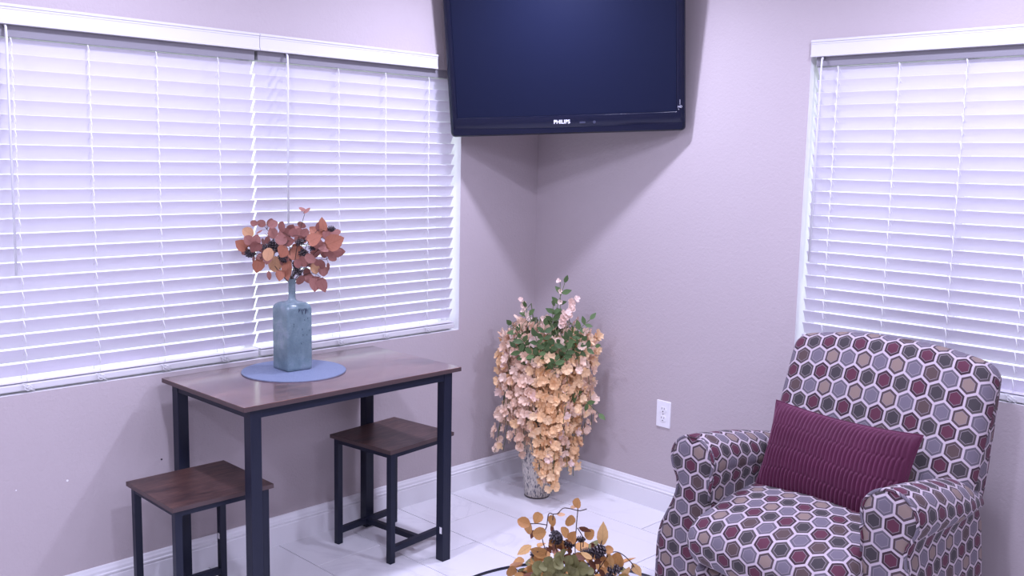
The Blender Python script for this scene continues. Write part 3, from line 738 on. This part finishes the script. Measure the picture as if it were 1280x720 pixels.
# ---------------------------------------------------------------- floor vase with trailing blossom
VC = Vector((-.262, -.288, 0))
fv = thing('floor_vase', 'tapered mosaic floor vase in the corner between the windows', 'vase', VC)
mb = MB(); pf = [(.052, 0), (.054, .004), (.056, .02), (.066, .10), (.075, .18), (.080, .25), (.078, .31), (.066, .36), (.055, .39), (.058, .41), (.052, .41), (.049, .39), (.060, .36)]
mb.lathe(pf, 48); mb.build('body', M_vase, fv, auto=60)
MB().lathe([(.0001, .0), (.0555, .0), (.0565, .003), (.055, .006), (.0001, .006)], 48).build('foot_ring', M_ceramic, fv, smooth=True)
rs = thing('blossom_arrangement', 'cream and peach trailing artificial blossoms spilling over the floor vase', 'flower arrangement', VC + Vector((0, 0, .40)))
def blossom_mesh(m):
    mb = MB(); r2 = random.Random(2)
    for k in range(5):
        a = k*2*PI/5 + r2.uniform(-.25, .25); d = Vector((math.cos(a), math.sin(a), 0)); s_ = Vector((-d.y, d.x, 0)); h = .30 + r2.uniform(-.28, .32)
        c0 = mb.bm.verts.new(d*.04); l = mb.bm.verts.new(d*.36 + s_*.46 + UPV*h*.6); rgt = mb.bm.verts.new(d*.36 - s_*.46 + UPV*h*.6)
        tl = mb.bm.verts.new(d*.84 + s_*.40 + UPV*(h+.10)); tr = mb.bm.verts.new(d*.84 - s_*.40 + UPV*(h+.02)); tp = mb.bm.verts.new(d*.92 + UPV*(h-.10)); mdd = mb.bm.verts.new(d*.5 + UPV*h*.32)
        for q in ((c0, rgt, mdd), (c0, mdd, l), (l, mdd, tl), (rgt, tr, mdd), (mdd, tr, tp), (mdd, tp, tl)): mb.face(list(q))
    me = mb.mesh('blossom', False, normals=False); me.materials.append(m); return me
BM_ = {'c': blossom_mesh(M_cream), 'p': blossom_mesh(M_peach), 'k': blossom_mesh(M_pinkb)}
rr = random.Random(21)
def pa(px): return (px - 672)*.00340
def pz(py): return (618 - py)*.00348 - .40
# racemes: x at top, x at bottom, y top, y bottom (photo detail), depth (toward viewer negative), tint, blossoms
RC = [(634,617,430,560,-.03,'c',12),(640,626,440,556,-.06,'c',13),(640,626,405,470,-.02,'k',10),(630,620,440,556,.00,'c',12),(636,628,400,520,-.06,'c',15),(648,640,395,540,-.09,'c',19),(655,650,405,560,-.05,'c',16),(662,664,395,500,-.13,'k',14),(668,672,420,540,-.12,'c',15),
 (676,678,430,590,-.13,'p',20),(684,690,440,600,-.15,'p',21),(694,692,430,585,-.16,'p',21),(704,702,430,520,-.17,'p',14),(700,708,400,575,-.11,'p',20),(712,716,410,585,-.07,'p',20),(722,726,405,505,-.12,'p',14),(730,738,410,520,-.06,'c',15),
 (728,732,440,545,-.02,'c',13),(690,700,400,470,-.14,'c',11),(716,722,395,450,-.14,'c',8),(650,638,380,430,-.05,'k',8),(706,728,385,430,-.04,'k',7)]
nb = 0
def raceme(ax, bx, ty, by, dep, tint, n, indiv):
    A0 = Vector((0, 0, .0)); top = DR*pa(ax) + DB*dep*.8 + UPV*pz(ty); bot = DR*pa(bx) + DB*dep + UPV*pz(by)
    apex = DR*pa(ax)*.6 + DB*dep*.5 + UPV*(pz(ty) + .035)
    pts = [A0, apex*.45 + UPV*.09, apex, top]
    for i in range(1, 7): s_ = i/6; pts.append(top.lerp(bot, s_) + DR*.006*math.sin(s_*5+dep*40))
    mb = MB(); mb.tube(pts, [.0022]*3 + [.0013]*7, 5)
    par = mb.build('raceme', M_gstem, rs, smooth=True)
    joined = None if indiv else MB()
    for i in range(n):
        s_ = min(1, max(0, (i+.5+rr.uniform(-.6, .6))/n)); p = top.lerp(bot, s_) + DR*.006*math.sin(s_*5+dep*40)
        a = i*2.4 + rr.uniform(-.4, .4); sp = .030*(1-.45*s_)
        out = DR*math.cos(a) + DB*math.sin(a)*.8; c0 = p + out*sp*rr.uniform(.6, 1.1) + UPV*rr.uniform(-.008, .008)
        nr = (out + UPV*rr.uniform(-.5, .5) - DB*.55 + DR*rr.uniform(-.3, .3)).normalized(); size = rr.uniform(.0205, .0270)*(1.1-.22*s_)
        z_ = nr; x_ = z_.orthogonal().normalized(); y_ = z_.cross(x_); ro = rr.uniform(0, 6)
        x2 = x_*math.cos(ro) + y_*math.sin(ro); y2 = z_.cross(x2)
        M = Matrix((x2*size, y2*size, z_*size)).transposed().to_4x4(); M.translation = c0
        tn_ = tint if rr.random() < .8 else rr.choice('cpk')
        if indiv: inst('blossom', BM_[tn_], par, M)
        else:
            src = BM_[tint]; vs_ = [joined.bm.verts.new(M @ v.co) for v in src.vertices]
            for pl in src.polygons: joined.face([vs_[q] for q in pl.vertices])
    if joined: 
        o = joined.build('blossoms', {'c': M_cream, 'p': M_peach, 'k': M_pinkb}[tint], par, normals=False); tag(o, kind='stuff')
for r_ in RC: raceme(*r_, True)
for i in range(16):   # racemes on the far side and in the heart of the bunch
    th = i/16*PI*1.0; ax = 676 + 50*math.cos(th); dep = .015 + .085*math.sin(th)
    raceme(ax, ax + 4*math.cos(th), rr.uniform(400, 430), rr.uniform(475, 565), dep, rr.choice('cpp'), 15, False)
for (ax, bx, by, dep) in ((654, 652, 548, -.10), (662, 660, 530, -.13), (668, 668, 555, -.14), (673, 675, 575, -.15), (650, 646, 556, -.08), (659, 656, 520, -.12), (680, 683, 592, -.15), (690, 692, 598, -.14)):
    raceme(ax, bx, 420, by, dep, 'c' if ax < 665 else 'p', int((by-405)/6), False)
for i in range(34):   # filling racemes between the front ones
    q = i/33; ax = 630 + 108*q; low = [505, 555, 545, 520, 590, 600, 585, 595, 545, 510][int(q*9.99)] - 8
    dep = -.10*math.sin(PI*q)*rr.uniform(.2, 1.25) - .01
    raceme(ax, ax + rr.uniform(-5, 5), 405 + rr.uniform(-10, 14), low - rr.uniform(0, 55), dep, 'c' if q < .38 else rr.choice('ppc'), int((low-405)/6.5), False)
GL = leaf_mesh('leaf', M_green, 'point', .2)
# green sprays: stem from (x,y) to (x,y), leaflet pairs
SP = [(672,440,676,392,-.13,5),(690,445,704,418,-.17,5),(680,450,664,405,-.15,5),(698,440,722,408,-.15,5),(684,455,690,432,-.18,5),(660,430,646,408,-.12,4),(676,430,700,342,-.06,6),(668,430,652,375,-.02,5),(690,430,732,385,-.10,6),(684,430,686,370,-.08,6),(662,430,634,395,-.07,4),(700,430,738,415,-.15,4),(688,430,712,400,-.16,6),(676,440,660,425,-.16,5),(672,430,690,410,-.17,5),(706,470,746,500,-.13,3),(664,445,640,420,-.12,4),(694,440,672,418,-.17,4)]
for (ax, ay, bx, by, dep, n) in SP:
    A = DR*pa(ax) + DB*dep*.6 + UPV*pz(ay); B = DR*pa(bx) + DB*dep + UPV*pz(by); mb = MB(); mb.tube([Vector((0, 0, -.02)), A*.5 + UPV*.05, A, (A+B)/2 + UPV*.008, B], .0014, 5); stm = mb.build('spray', M_gstem, rs, smooth=True)
    dr = (B-A).normalized()
    for i in range(n):
        p = A.lerp(B, .25 + .75*i/max(1, n-1)); sd = dr.cross(DB)
        for s_ in ((-1, 1) if i < n-1 else (0,)):
            d = dr*.55 + sd*s_*.9 - DB*rr.uniform(-.3, .5)
            inst('leaf', GL, stm, orient(p, d, -DB + UPV*rr.uniform(-.2, .8) + DR*rr.uniform(-.4, .4), rr.uniform(.036, .050), .95))
# upright blossom tips and small sprigs
for (ax, ay, bx, by, dep, n, k) in ((697,410,694,340,-.06,4,'k'),(704,400,712,362,-.06,9,'k'),(655,400,647,366,-.01,6,'k'),(690,405,702,378,-.10,9,'k'),(668,400,676,385,-.05,5,'k')):
    A = DR*pa(ax) + DB*dep + UPV*pz(ay); B = DR*pa(bx) + DB*dep + UPV*pz(by); mb = MB(); mb.tube([A*.5, A, B], .0013, 5); stm = mb.build('sprig', M_gstem, rs, smooth=True)
    for i in range(n):
        p = A.lerp(B, .45 + .55*i/(n-1)) + DR*rr.uniform(-.011, .011); size = .0125 if n < 7 else .017
        nr = (-DB + DR*rr.uniform(-.8, .8) + UPV*rr.uniform(-.2, .8)).normalized(); x_ = nr.orthogonal().normalized(); y_ = nr.cross(x_)
        M = Matrix((x_*size, y_*size, nr*size)).transposed().to_4x4(); M.translation = p; inst('blossom', BM_[k], stm, M)

# ---------------------------------------------------------------- glass coffee table
CT = Vector((-1.735, -1.772, 0)); CZ = .45
ct = thing('coffee_table', 'round glass coffee table with thin dark metal rim', 'table', CT)
MB().lathe([(.0005, CZ-.006), (.327, CZ-.006), (.327, CZ), (.0005, CZ)], 96).build('glass_top', M_tglass, ct, auto=30)
mb = MB(); mb.lathe([(.3275, CZ-.0065), (.3298, CZ-.0065), (.3303, CZ-.0035), (.3298, CZ+.0005), (.3275, CZ+.0005)], 96, cap=False)
mb.build('rim', M_navy, ct, smooth=True)
for k in range(3):
    a = k*2*PI/3 + .4; mb = MB(); mb.tube([(.30*math.cos(a), .30*math.sin(a), CZ-.010), (.22*math.cos(a), .22*math.sin(a), .20), (.29*math.cos(a), .29*math.sin(a), .008)], .008, 8); mb.build('leg', M_navy, ct, smooth=True)
mb = MB(); mb.tube([(.22*math.cos(i*2*PI/36), .22*math.sin(i*2*PI/36), .20) for i in range(37)], .006, 8); mb.build('brace_ring', M_navy, ct, smooth=True)

# ---------------------------------------------------------------- centrepiece on the coffee table
CB = Vector((-1.738, -1.775, CZ + .0005))
bw = thing('planter_bowl', 'low dark ceramic bowl under the autumn centrepiece', 'bowl', CB)
MB().lathe([(.035, 0), (.040, .002), (.060, .03), (.072, .062), (.074, .07), (.070, .07), (.062, .045), (.02, .02)], 40).build('body', M_ceramic, bw, smooth=True)
ar = thing('autumn_centrepiece', 'amber leaf centrepiece with olive petals and pine cones', 'flower arrangement', CB + Vector((0, 0, .05)))
LM = {'a': leaf_mesh('leaf', M_amber, 'round', .32), 'g': leaf_mesh('leaf', M_gold, 'point', .12), 'b': leaf_mesh('leaf', M_brown, 'point', .2), 't': leaf_mesh('leaf', M_amber, 'heart', .3), 'o': leaf_mesh('petal', M_olive, 'round', .42), 'l': leaf_mesh('leaf', M_tanleaf, 'oval', .12)}
ZK = .00178/7.2   # metres per pixel of the 7.2x detail
def cpos(x, y, b): return DR*((x-545)*ZK - .010) + DB*b + UPV*((1125-y)*ZK*1.02 - .05)
CL = [(118,188,58,'a',-70,0),(242,172,50,'t',200,0),(170,270,58,'a',190,.02),(258,260,60,'a',90,-.02),(200,340,44,'b',200,.02),(380,208,52,'t',180,0),(450,128,38,'l',85,.01),(600,42,48,'a',0,.02),(530,190,56,'a',200,0),(570,100,30,'l',80,.03),
(665,245,58,'b',110,0),(485,300,56,'a',-30,.01),(560,305,54,'t',20,-.02),(720,330,56,'a',40,.01),(830,310,110,'g',5,.01),(130,440,70,'g',-115,0),(255,440,70,'t',-80,-.03),(672,425,56,'g',-60,-.05),(380,320,40,'b',-20,.03),(385,400,40,'a',200,.03),
(470,460,50,'b',-90,.02),(620,480,56,'b',100,-.02),(545,385,46,'b',-80,.02),(585,400,46,'b',60,.02),(740,560,58,'b',150,-.02),(900,525,78,'g',170,-.02),(975,545,80,'a',175,-.01),(880,420,44,'a',80,-.01),(1030,640,84,'g',205,-.02),(1145,620,78,'g',150,-.01),
(830,640,60,'b',140,-.03),(840,700,62,'t',150,-.05),(270,520,40,'b',170,0),(200,620,50,'a',-60,-.02),(60,640,60,'l',80,.01),(15,690,54,'a',190,.01),(95,700,56,'a',70,-.02),(730,690,50,'b',120,-.05),(800,520,54,'b',60,.0),(320,690,50,'a',-100,-.02),(130,690,46,'b',100,.0),(350,470,40,'b',-40,.01),(700,600,50,'b',90,-.02)]
OL = [(448,488,52,0),(420,565,52,-90),(430,545,50,60),(512,535,46,30),(560,545,58,-10),(640,600,62,80),(355,620,58,-60),(240,630,66,-70),(450,650,48,160),(560,650,60,40),(420,690,58,-120),(500,600,40,0),(690,690,60,100),(600,700,60,160),(230,700,56,-90),(330,560,48,-60),(500,710,52,180),(370,700,46,-140),(580,600,40,120),(640,680,48,80),(290,600,44,-80),(700,640,40,100)]
rr = random.Random(8); starts = []
for (x, y, r, k, ang, b) in CL:
    an = math.radians(ang + rr.uniform(-8, 8)); sz = r*2*ZK*(1.04 if k != 'g' else 1.08); d = (DR*math.sin(an) + UPV*math.cos(an) + DB*rr.uniform(-.25, .25)).normalized()
    c0 = cpos(x, y, b + rr.uniform(-.015, .015)); s0 = c0 - d*sz*.5; starts.append(s0)
    inst('leaf', LM[k], ar, orient(s0, d, -DB + UPV*rr.uniform(-.2, 1.1) + DR*rr.uniform(-.9, .9), sz, rr.uniform(.8, 1.05)))
OL += [(x+rr.uniform(-40, 40), y+rr.uniform(20, 130), r*.9, a+rr.uniform(-90, 90)) for x, y, r, a in OL]
for (x, y, r, ang) in OL:
    an = math.radians(ang + rr.uniform(-20, 20)); sz = r*2*ZK*.92; d = (DR*math.sin(an) + UPV*math.cos(an) - DB*rr.uniform(-.1, .5)).normalized(); c0 = cpos(x, y, -.070 + rr.uniform(-.012, .012)) + UPV*.030
    inst('petal', LM['o'], ar, orient(c0 - d*sz*.5, d, -DB + UPV*rr.uniform(.0, 1.4) + DR*rr.uniform(-.9, .9), sz, 1.15))
for i in range(60):
    p = cpos(rr.uniform(250, 900), rr.uniform(470, 700), rr.uniform(-.02, .06)); d = Vector((rr.uniform(-1, 1), rr.uniform(-1, 1), rr.uniform(-.2, 1))).normalized()
    inst('leaf', LM[rr.choice('bbbta')], ar, orient(p, d, -DB + UPV*rr.uniform(-.5, 1) + DR*rr.uniform(-1, 1), rr.uniform(.016, .026)))
for i in range(110):   # the rest of the bunch, below and behind
    a = rr.uniform(0, 2*PI); q = rr.uniform(.3, 1); p = Vector((.115*q*math.cos(a), .115*q*math.sin(a), rr.uniform(-.0, .085))); d = Vector((math.cos(a), math.sin(a), rr.uniform(-.5, .8)))
    k = rr.choice('abbtao'); inst('petal' if k == 'o' else 'leaf', LM[k], ar, orient(p, d, UPV + d*.3 + Vector((rr.uniform(-.5, .5), rr.uniform(-.5, .5), 0)), rr.uniform(.028, .040)))
cm2 = cone_mesh(.0088)
for (x, y, s_, b) in ((415,370,1.5,.02),(790,425,1.5,-.02),(640,380,.8,.02),(740,460,.9,.0),(230,530,1.1,.02),(930,610,1.4,-.01),(900,690,1.5,-.02),(690,500,1.1,.02),(540,440,1.2,.03)):
    inst('pine_cone', cm2, ar, Matrix.Translation(cpos(x, y, b)) @ Matrix.Rotation(rr.uniform(0, 3), 4, 'X') @ Matrix.Rotation(rr.uniform(0, 3), 4, 'Y') @ Matrix.Scale(s_, 4))
TWG = [[(545,1000,0),(590,500,.01),(590,240,.0),(605,110,.02),(600,60,.02)],[(500,1000,0),(300,400,.0),(325,240,0),(340,125,0),(380,125,.0),(420,118,.0),(470,85,.01),(530,100,.02),(620,118,.02),(685,100,.02)],[(380,125,0),(378,180,0)],
 [(600,245,0),(650,330,.0),(655,420,.0)],[(700,900,0),(850,520,-.01),(920,445,-.01),(1000,460,-.01),(1090,540,-.01),(1100,575,-.01),(1070,620,-.01)],[(1090,540,-.01),(1115,580,-.01)],[(420,1000,0),(260,520,0),(250,440,-.02)],[(325,225,0),(250,215,0),(160,215,0),(120,200,0)],
 [(820,900,0),(800,640,0),(800,480,.0),(830,360,.01)],[(350,900,0),(150,700,.0),(60,650,.01)],[(600,900,0),(640,600,.02),(640,380,.02)],[(500,900,0),(420,480,.02),(415,370,.02)]]
for t_ in TWG:
    P_ = [cpos(*q) for q in t_]
    if t_[0][1] >= 900: P_[0] = Vector((rr.uniform(-.01, .01), rr.uniform(-.01, .01), .0))
    sm = []
    for i in range(len(P_)-1):
        p0 = P_[max(0, i-1)]; p1 = P_[i]; p2 = P_[i+1]; p3 = P_[min(len(P_)-1, i+2)]
        for j in range(5):
            s_ = j/5; sm.append(.5*((2*p1) + (p2-p0)*s_ + (2*p0-5*p1+4*p2-p3)*s_*s_ + (3*p1-p0-3*p2+p3)*s_**3))
    sm.append(P_[-1]); mb = MB(); mb.tube(sm, .0012, 5); mb.build('twig', M_stem, ar, smooth=True)

# ---------------------------------------------------------------- armchair
CHA = math.radians(-2.6)
ch = thing('armchair', 'roll-arm armchair upholstered in grey and burgundy hexagon fabric', 'armchair', (-.765, -1.748, 0), CHA)
# local frame: +X towards the chair's back, -Y to the viewer's right (v = -y), Z up
def LP(u, v, w_): return Vector((u, -v, w_))
def sweep_pillow(name, prof, hw, r, ncol, deform, m=M_hex, parent=ch, uv0=(0, 0), vc=0):
    """closed profile in (u,w) swept across the width; ends rounded with radius r"""
    n = len(prof); nrm = []; S = [0]
    ar_ = sum(prof[i][0]*prof[(i+1)%n][1] - prof[(i+1)%n][0]*prof[i][1] for i in range(n)); sg = 1 if ar_ > 0 else -1
    for i in range(n):
        a, b = prof[i-1], prof[(i+1)%n]; t = Vector((b[0]-a[0], b[1]-a[1])).normalized(); nrm.append((-t.y*sg, t.x*sg))
        if i: S.append(S[-1] + math.hypot(prof[i][0]-prof[i-1][0], prof[i][1]-prof[i-1][1]))
    S.append(S[-1] + math.hypot(prof[0][0]-prof[-1][0], prof[0][1]-prof[-1][1]))
    vsn = []
    m_ = 6
    for i in range(m_+1): a = i/m_*PI/2; vsn.append((-hw + r - r*math.cos(a), r*(1-math.sin(a))))
    for i in range(1, ncol): vsn.append((-hw + r + (2*hw-2*r)*i/ncol, 0))
    for i in range(m_+1): a = (m_-i)/m_*PI/2; vsn.append((hw - r + r*math.cos(a), r*(1-math.sin(a))))
    # true surface distance across the width for the cloth pattern
    D = [0]
    for i in range(1, len(vsn)): D.append(D[-1] + math.hypot(vsn[i][0]-vsn[i-1][0], vsn[i][1]-vsn[i-1][1]))
    mid = D[-1]/2; mb = MB(); R_ = []
    for (v, ins) in vsn:
        R_.append([mb.bm.verts.new(LP(*deform(p[0] + q[0]*ins, v + vc, p[1] + q[1]*ins))) for p, q in zip(prof, nrm)])
    for c_ in range(len(vsn)-1):
        for k in range(n):
            k2 = (k+1) % n
            mb.face([R_[c_][k], R_[c_][k2], R_[c_+1][k2], R_[c_+1][k]], [(D[c_]-mid+uv0[0], S[k]+uv0[1]), (D[c_]-mid+uv0[0], S[k+1]+uv0[1]), (D[c_+1]-mid+uv0[0], S[k+1]+uv0[1]), (D[c_+1]-mid+uv0[0], S[k]+uv0[1])])
    for R1 in (R_[0], R_[-1]): mb.face(R1, [(v.co.x+.3, v.co.z) for v in R1])
    return mb.build(name, m, parent, smooth=True)
def arc(cx, cz, r, a0, a1, n, sx=1, sz=1): return [(cx + sx*r*math.cos(math.radians(a0 + (a1-a0)*i/n)), cz + sz*r*math.sin(math.radians(a0 + (a1-a0)*i/n))) for i in range(n+1)]
def line(p, q, n): return [(p[0] + (q[0]-p[0])*i/n, p[1] + (q[1]-p[1])*i/n) for i in range(1, n)]
def puff(x): return x
sstep = lambda a, b, x: (lambda t: t*t*(3-2*t))(max(0, min(1, (x-a)/(b-a))))
# seat cushion: long bull-nosed front, gently domed top
pf = arc(-.040, .320, .085, -90, -270, 16)[::-1]
prof = [( -.040, .235)] + [(-.040 + .085*math.cos(math.radians(a))*1.0, .325 + .090*math.sin(math.radians(a))) for a in range(-100, -271, -10)]
prof += line(prof[-1], (.37, .440), 14) + arc(.37, .400, .04, 90, -90, 6) + line((.37, .36), (.37, .25), 3) + line((.37, .25), (-.03, .235), 10)
def d_seat(u, v, w_):
    h = max(0, 1 - (v/.27)**2); top = sstep(.30, .41, w_)
    w2 = w_ + top*.028*h*(.55 + .45*math.sin(PI*max(0, min(1, (u+.12)/.5)))) - (.022*sstep(.12, -.10, u)*top)
    u2 = u - .030*h*sstep(.02, -.1, u)
    w2 += .0035*noise.noise(Vector((u*9, v*9, w_*9)))
    return u2, v, w2
sweep_pillow('seat_cushion', prof, .268, .045, 22, d_seat, uv0=(.013, .02))
# footrest panel below the cushion
prof = [(-.055, .055)] + [(-.070, .075), (-.073, .12), (-.073, .18)] + arc(-.040, .198, .034, 180, 90, 6) + [(.05, .232), (.05, .05)]
sweep_pillow('footrest', prof, .262, .025, 14, lambda u, v, w_: (u, v, w_), uv0=(.02, .01))
# seat deck and back frame under the cloth, down to the feet
MB().box(tuple(LP(.0, .26, .045)), tuple(LP(.56, -.26, .235))).build('base', M_ceramic, ch)
for (u, v) in ((.03, .40), (.03, -.40), (.50, .40), (.50, -.40)):
    MB().lathe([(.018, 0), (.024, .012), (.026, .05)], 16).build('foot', M_ceramic, ch, smooth=True, loc=LP(u, v, 0))
# arms
def arm_outline():
    o = [(.258, .045)] + line((.258, .045), (.256, .46), 10) + [(.256, .46), (.250, .485)]
    o += arc(.328, .533, .0795, 205, -32, 20)
    o += [(.383, .468), (.379, .445), (.384, .415), (.398, .375), (.418, .335), (.435, .300), (.446, .262), (.451, .215), (.452, .13), (.452, .045)]
    return o
AO = arm_outline(); n_ = len(AO)
for sg in (-1, 1):
    S = [0]
    for i in range(1, n_): S.append(S[-1] + math.hypot(AO[i][0]-AO[i-1][0], AO[i][1]-AO[i-1][1]))
    US = [0, .006, .02] + [.02 + .46*i/12 for i in range(1, 13)] + [.495, .503]
    mb = MB(); R_ = []
    cc = (.335, .30)
    for u in US:
        e = {0: .010, .006: .003}.get(u, 0) + (.006 if u == .495 else .016 if u == .503 else 0)
        row = []
        for i, (v, w_) in enumerate(AO):
            a, b = AO[max(0, i-1)], AO[min(n_-1, i+1)]; t = Vector((b[0]-a[0], b[1]-a[1])).normalized(); nx, nz = t.y, -t.x
            v2, w2 = v + nx*e, w_ + nz*e
            k = sstep(.42, .58, w_); sag = .014*math.sin(PI*min(1, u/.5))*k
            w2 += -.155*max(0, u-.03)*k + .006*math.sin(PI*min(1, u/.5))*k
            v2 += (.008*math.sin(PI*u/.5) - .020*sstep(.3, .5, u))*sstep(.44, .50, w_)*(1 if v > .33 else 0)
            w2 += .0025*noise.noise(Vector((u*12, v*10, w_*10+sg)))
            if w_ < .46 and v > .38: v2 = .38 + (v2-.38)*(1 - .72*sstep(.0, .22, u))*(1 if sg < 0 else .72)
            row.append(mb.bm.verts.new(LP(u, sg*v2, w2)))
        R_.append(row)
    for a in range(len(US)-1):
        for k in range(n_-1):
            mb.face([R_[a][k], R_[a][k+1], R_[a+1][k+1], R_[a+1][k]], [(US[a]*1.0+.01, S[k]), (US[a]+.01, S[k+1]), (US[a+1]+.01, S[k+1]), (US[a+1]+.01, S[k])])
    mb.face(R_[-1], [(v.co.y, v.co.z) for v in R_[-1]])
    arm = mb.build('armrest', M_hex, ch, smooth=True)
    # front panel, slightly domed, with piping round its edge
    mb = MB(); rings = []
    for (e, u) in ((0.002, .008), (0.001, -.004), (.006, -.011), (.018, -.016), (.034, -.018)):
        row = []
        for i, (v, w_) in enumerate(AO):
            a, b = AO[max(0, i-1)], AO[min(n_-1, i+1)]; t = Vector((b[0]-a[0], b[1]-a[1])).normalized()
            vv = v + t.y*e
            if w_ < .46 and v > .38 and sg > 0: vv = .38 + (vv-.38)*.72
            row.append(mb.bm.verts.new(LP(u, sg*vv, w_ - t.x*e)))
        rings.append(row)
    def UVp(v): return (-v.co.y*1.0 + .018, v.co.z + .012)
    for A, B in zip(rings, rings[1:]):
        for k in range(n_-1):
            q = [A[k], A[k+1], B[k+1], B[k]]; mb.face(q, [UVp(v) for v in q])
    q = rings[-1]
    lo = 0; hi = n_-1     # stitch the middle as strips between inner and outer sides
    while hi - lo > 1:
        f = [q[lo], q[lo+1], q[hi-1], q[hi]] if hi - lo > 2 else [q[lo], q[lo+1], q[hi]]
        mb.face(f, [UVp(v) for v in f]); lo += 1; hi -= 1
    mb.build('front_panel', M_hex, arm, smooth=True)
    mb = MB(); mb.tube([LP(-.008, sg*(v if not (sg > 0 and w_ < .46 and v > .38) else .38 + (v-.38)*.72), w_) for v, w_ in AO[9:]], .0048, 8); mb.build('piping', M_hex, arm, smooth=True)
# backrest
prof = line((.318, .375), (.495, .830), 16); prof = [(.318, .375)] + prof
prof += [(.500, .842), (.508, .862), (.522, .876), (.540, .884), (.560, .884), (.580, .876), (.594, .858), (.598, .83)] + line((.598, .83), (.51, .30), 12) + [(.51, .30), (.40, .30), (.335, .33)]
def d_back(u, v, w_):
    v -= .034; x = v/.345; k = sstep(.50, .87, w_)
    w2 = w_ + .043*(1 - min(1, abs(x))**2.2)*k
    # puffy front face
    if u < .32 + (w_-.375)*.39 + .03: u -= .022*max(0, 1-x*x)*math.sin(PI*max(0, min(1, (w_-.37)/.52)))
    v2 = v*(1 - .05*sstep(.55, .36, w_)) + .034
    w2 += .003*noise.noise(Vector((u*8, v*8, w_*8)))
    return u, v2, w2
sweep_pillow('backrest', prof, .345, .046, 26, d_back, uv0=(.0, .013), vc=.034)

# ---------------------------------------------------------------- pleated cushion
pc = thing('throw_pillow', 'burgundy pleated lumbar pillow leaning in the patterned armchair', 'pillow')
HW, HH, TT = .248, .152, .062
def pil(side):
    def f(i, j):
        s_ = i*2-1; t = j*2-1
        ed = (1-abs(s_)**2.6)*(1-abs(t)**2.2)
        X = HW*s_*(1 - .055*(1-t*t)); Z = HH*t*(1 - .10*(1-s_*s_))
        th = TT*max(0, ed)**.48
        band = t*2.1 + .12*math.sin(s_*3); fb = band - math.floor(band); par = math.floor(band) % 2
        pl = math.sin((X/.0138 + par*.5 + .7*math.sin(fb*PI)*.25)*2*PI); pl = 1 - 2*abs(pl*.5-.5)**1.6
        amp = .0034*min(1, ed*6)*(.6 + .4*math.sin(PI*fb)**.5)
        seam = -.0014*math.exp(-(min(fb, 1-fb)/.05)**2)*min(1, ed*5)
        y = th + amp*pl + seam + .004*noise.noise(Vector((X*8, Z*8, 3)))*min(1, ed*3)
        return Vector((X, -side*y, Z)), (s_, t)
    return f
mb = MB(); mb.grid(pil(1), 330, 76); mb.grid(lambda i, j: (pil(-1)(i, j)), 60, 24)
pb = mb.build('cover', M_pillow, pc, smooth=True, weld=.0004)
mb = MB(); edge = []
for i in range(41): edge.append(pil(1)(i/40, 0)[0])
for i in range(1, 21): edge.append(pil(1)(1, i/20)[0])
for i in range(1, 41): edge.append(pil(1)(1-i/40, 1)[0])
for i in range(1, 21): edge.append(pil(1)(0, 1-i/20)[0])
mb.tube(edge, .0030, 6); mb.build('piping', M_pillow, pc, smooth=True)
bpy.context.view_layer.update()
# pillow frame: X along chair width (viewer right), -Y towards the room, Z up, leaning back
PMx = ch.matrix_world @ Matrix.Translation(LP(.262, .012, .553)) @ Matrix(((0, 1, 0, 0), (-1, 0, 0, 0), (0, 0, 1, 0), (0, 0, 0, 1))) @ Matrix.Rotation(math.radians(-20), 4, 'X') @ Matrix.Rotation(math.radians(1.0), 4, 'Y')
pc.matrix_world = PMx
bpy.context.view_layer.update()
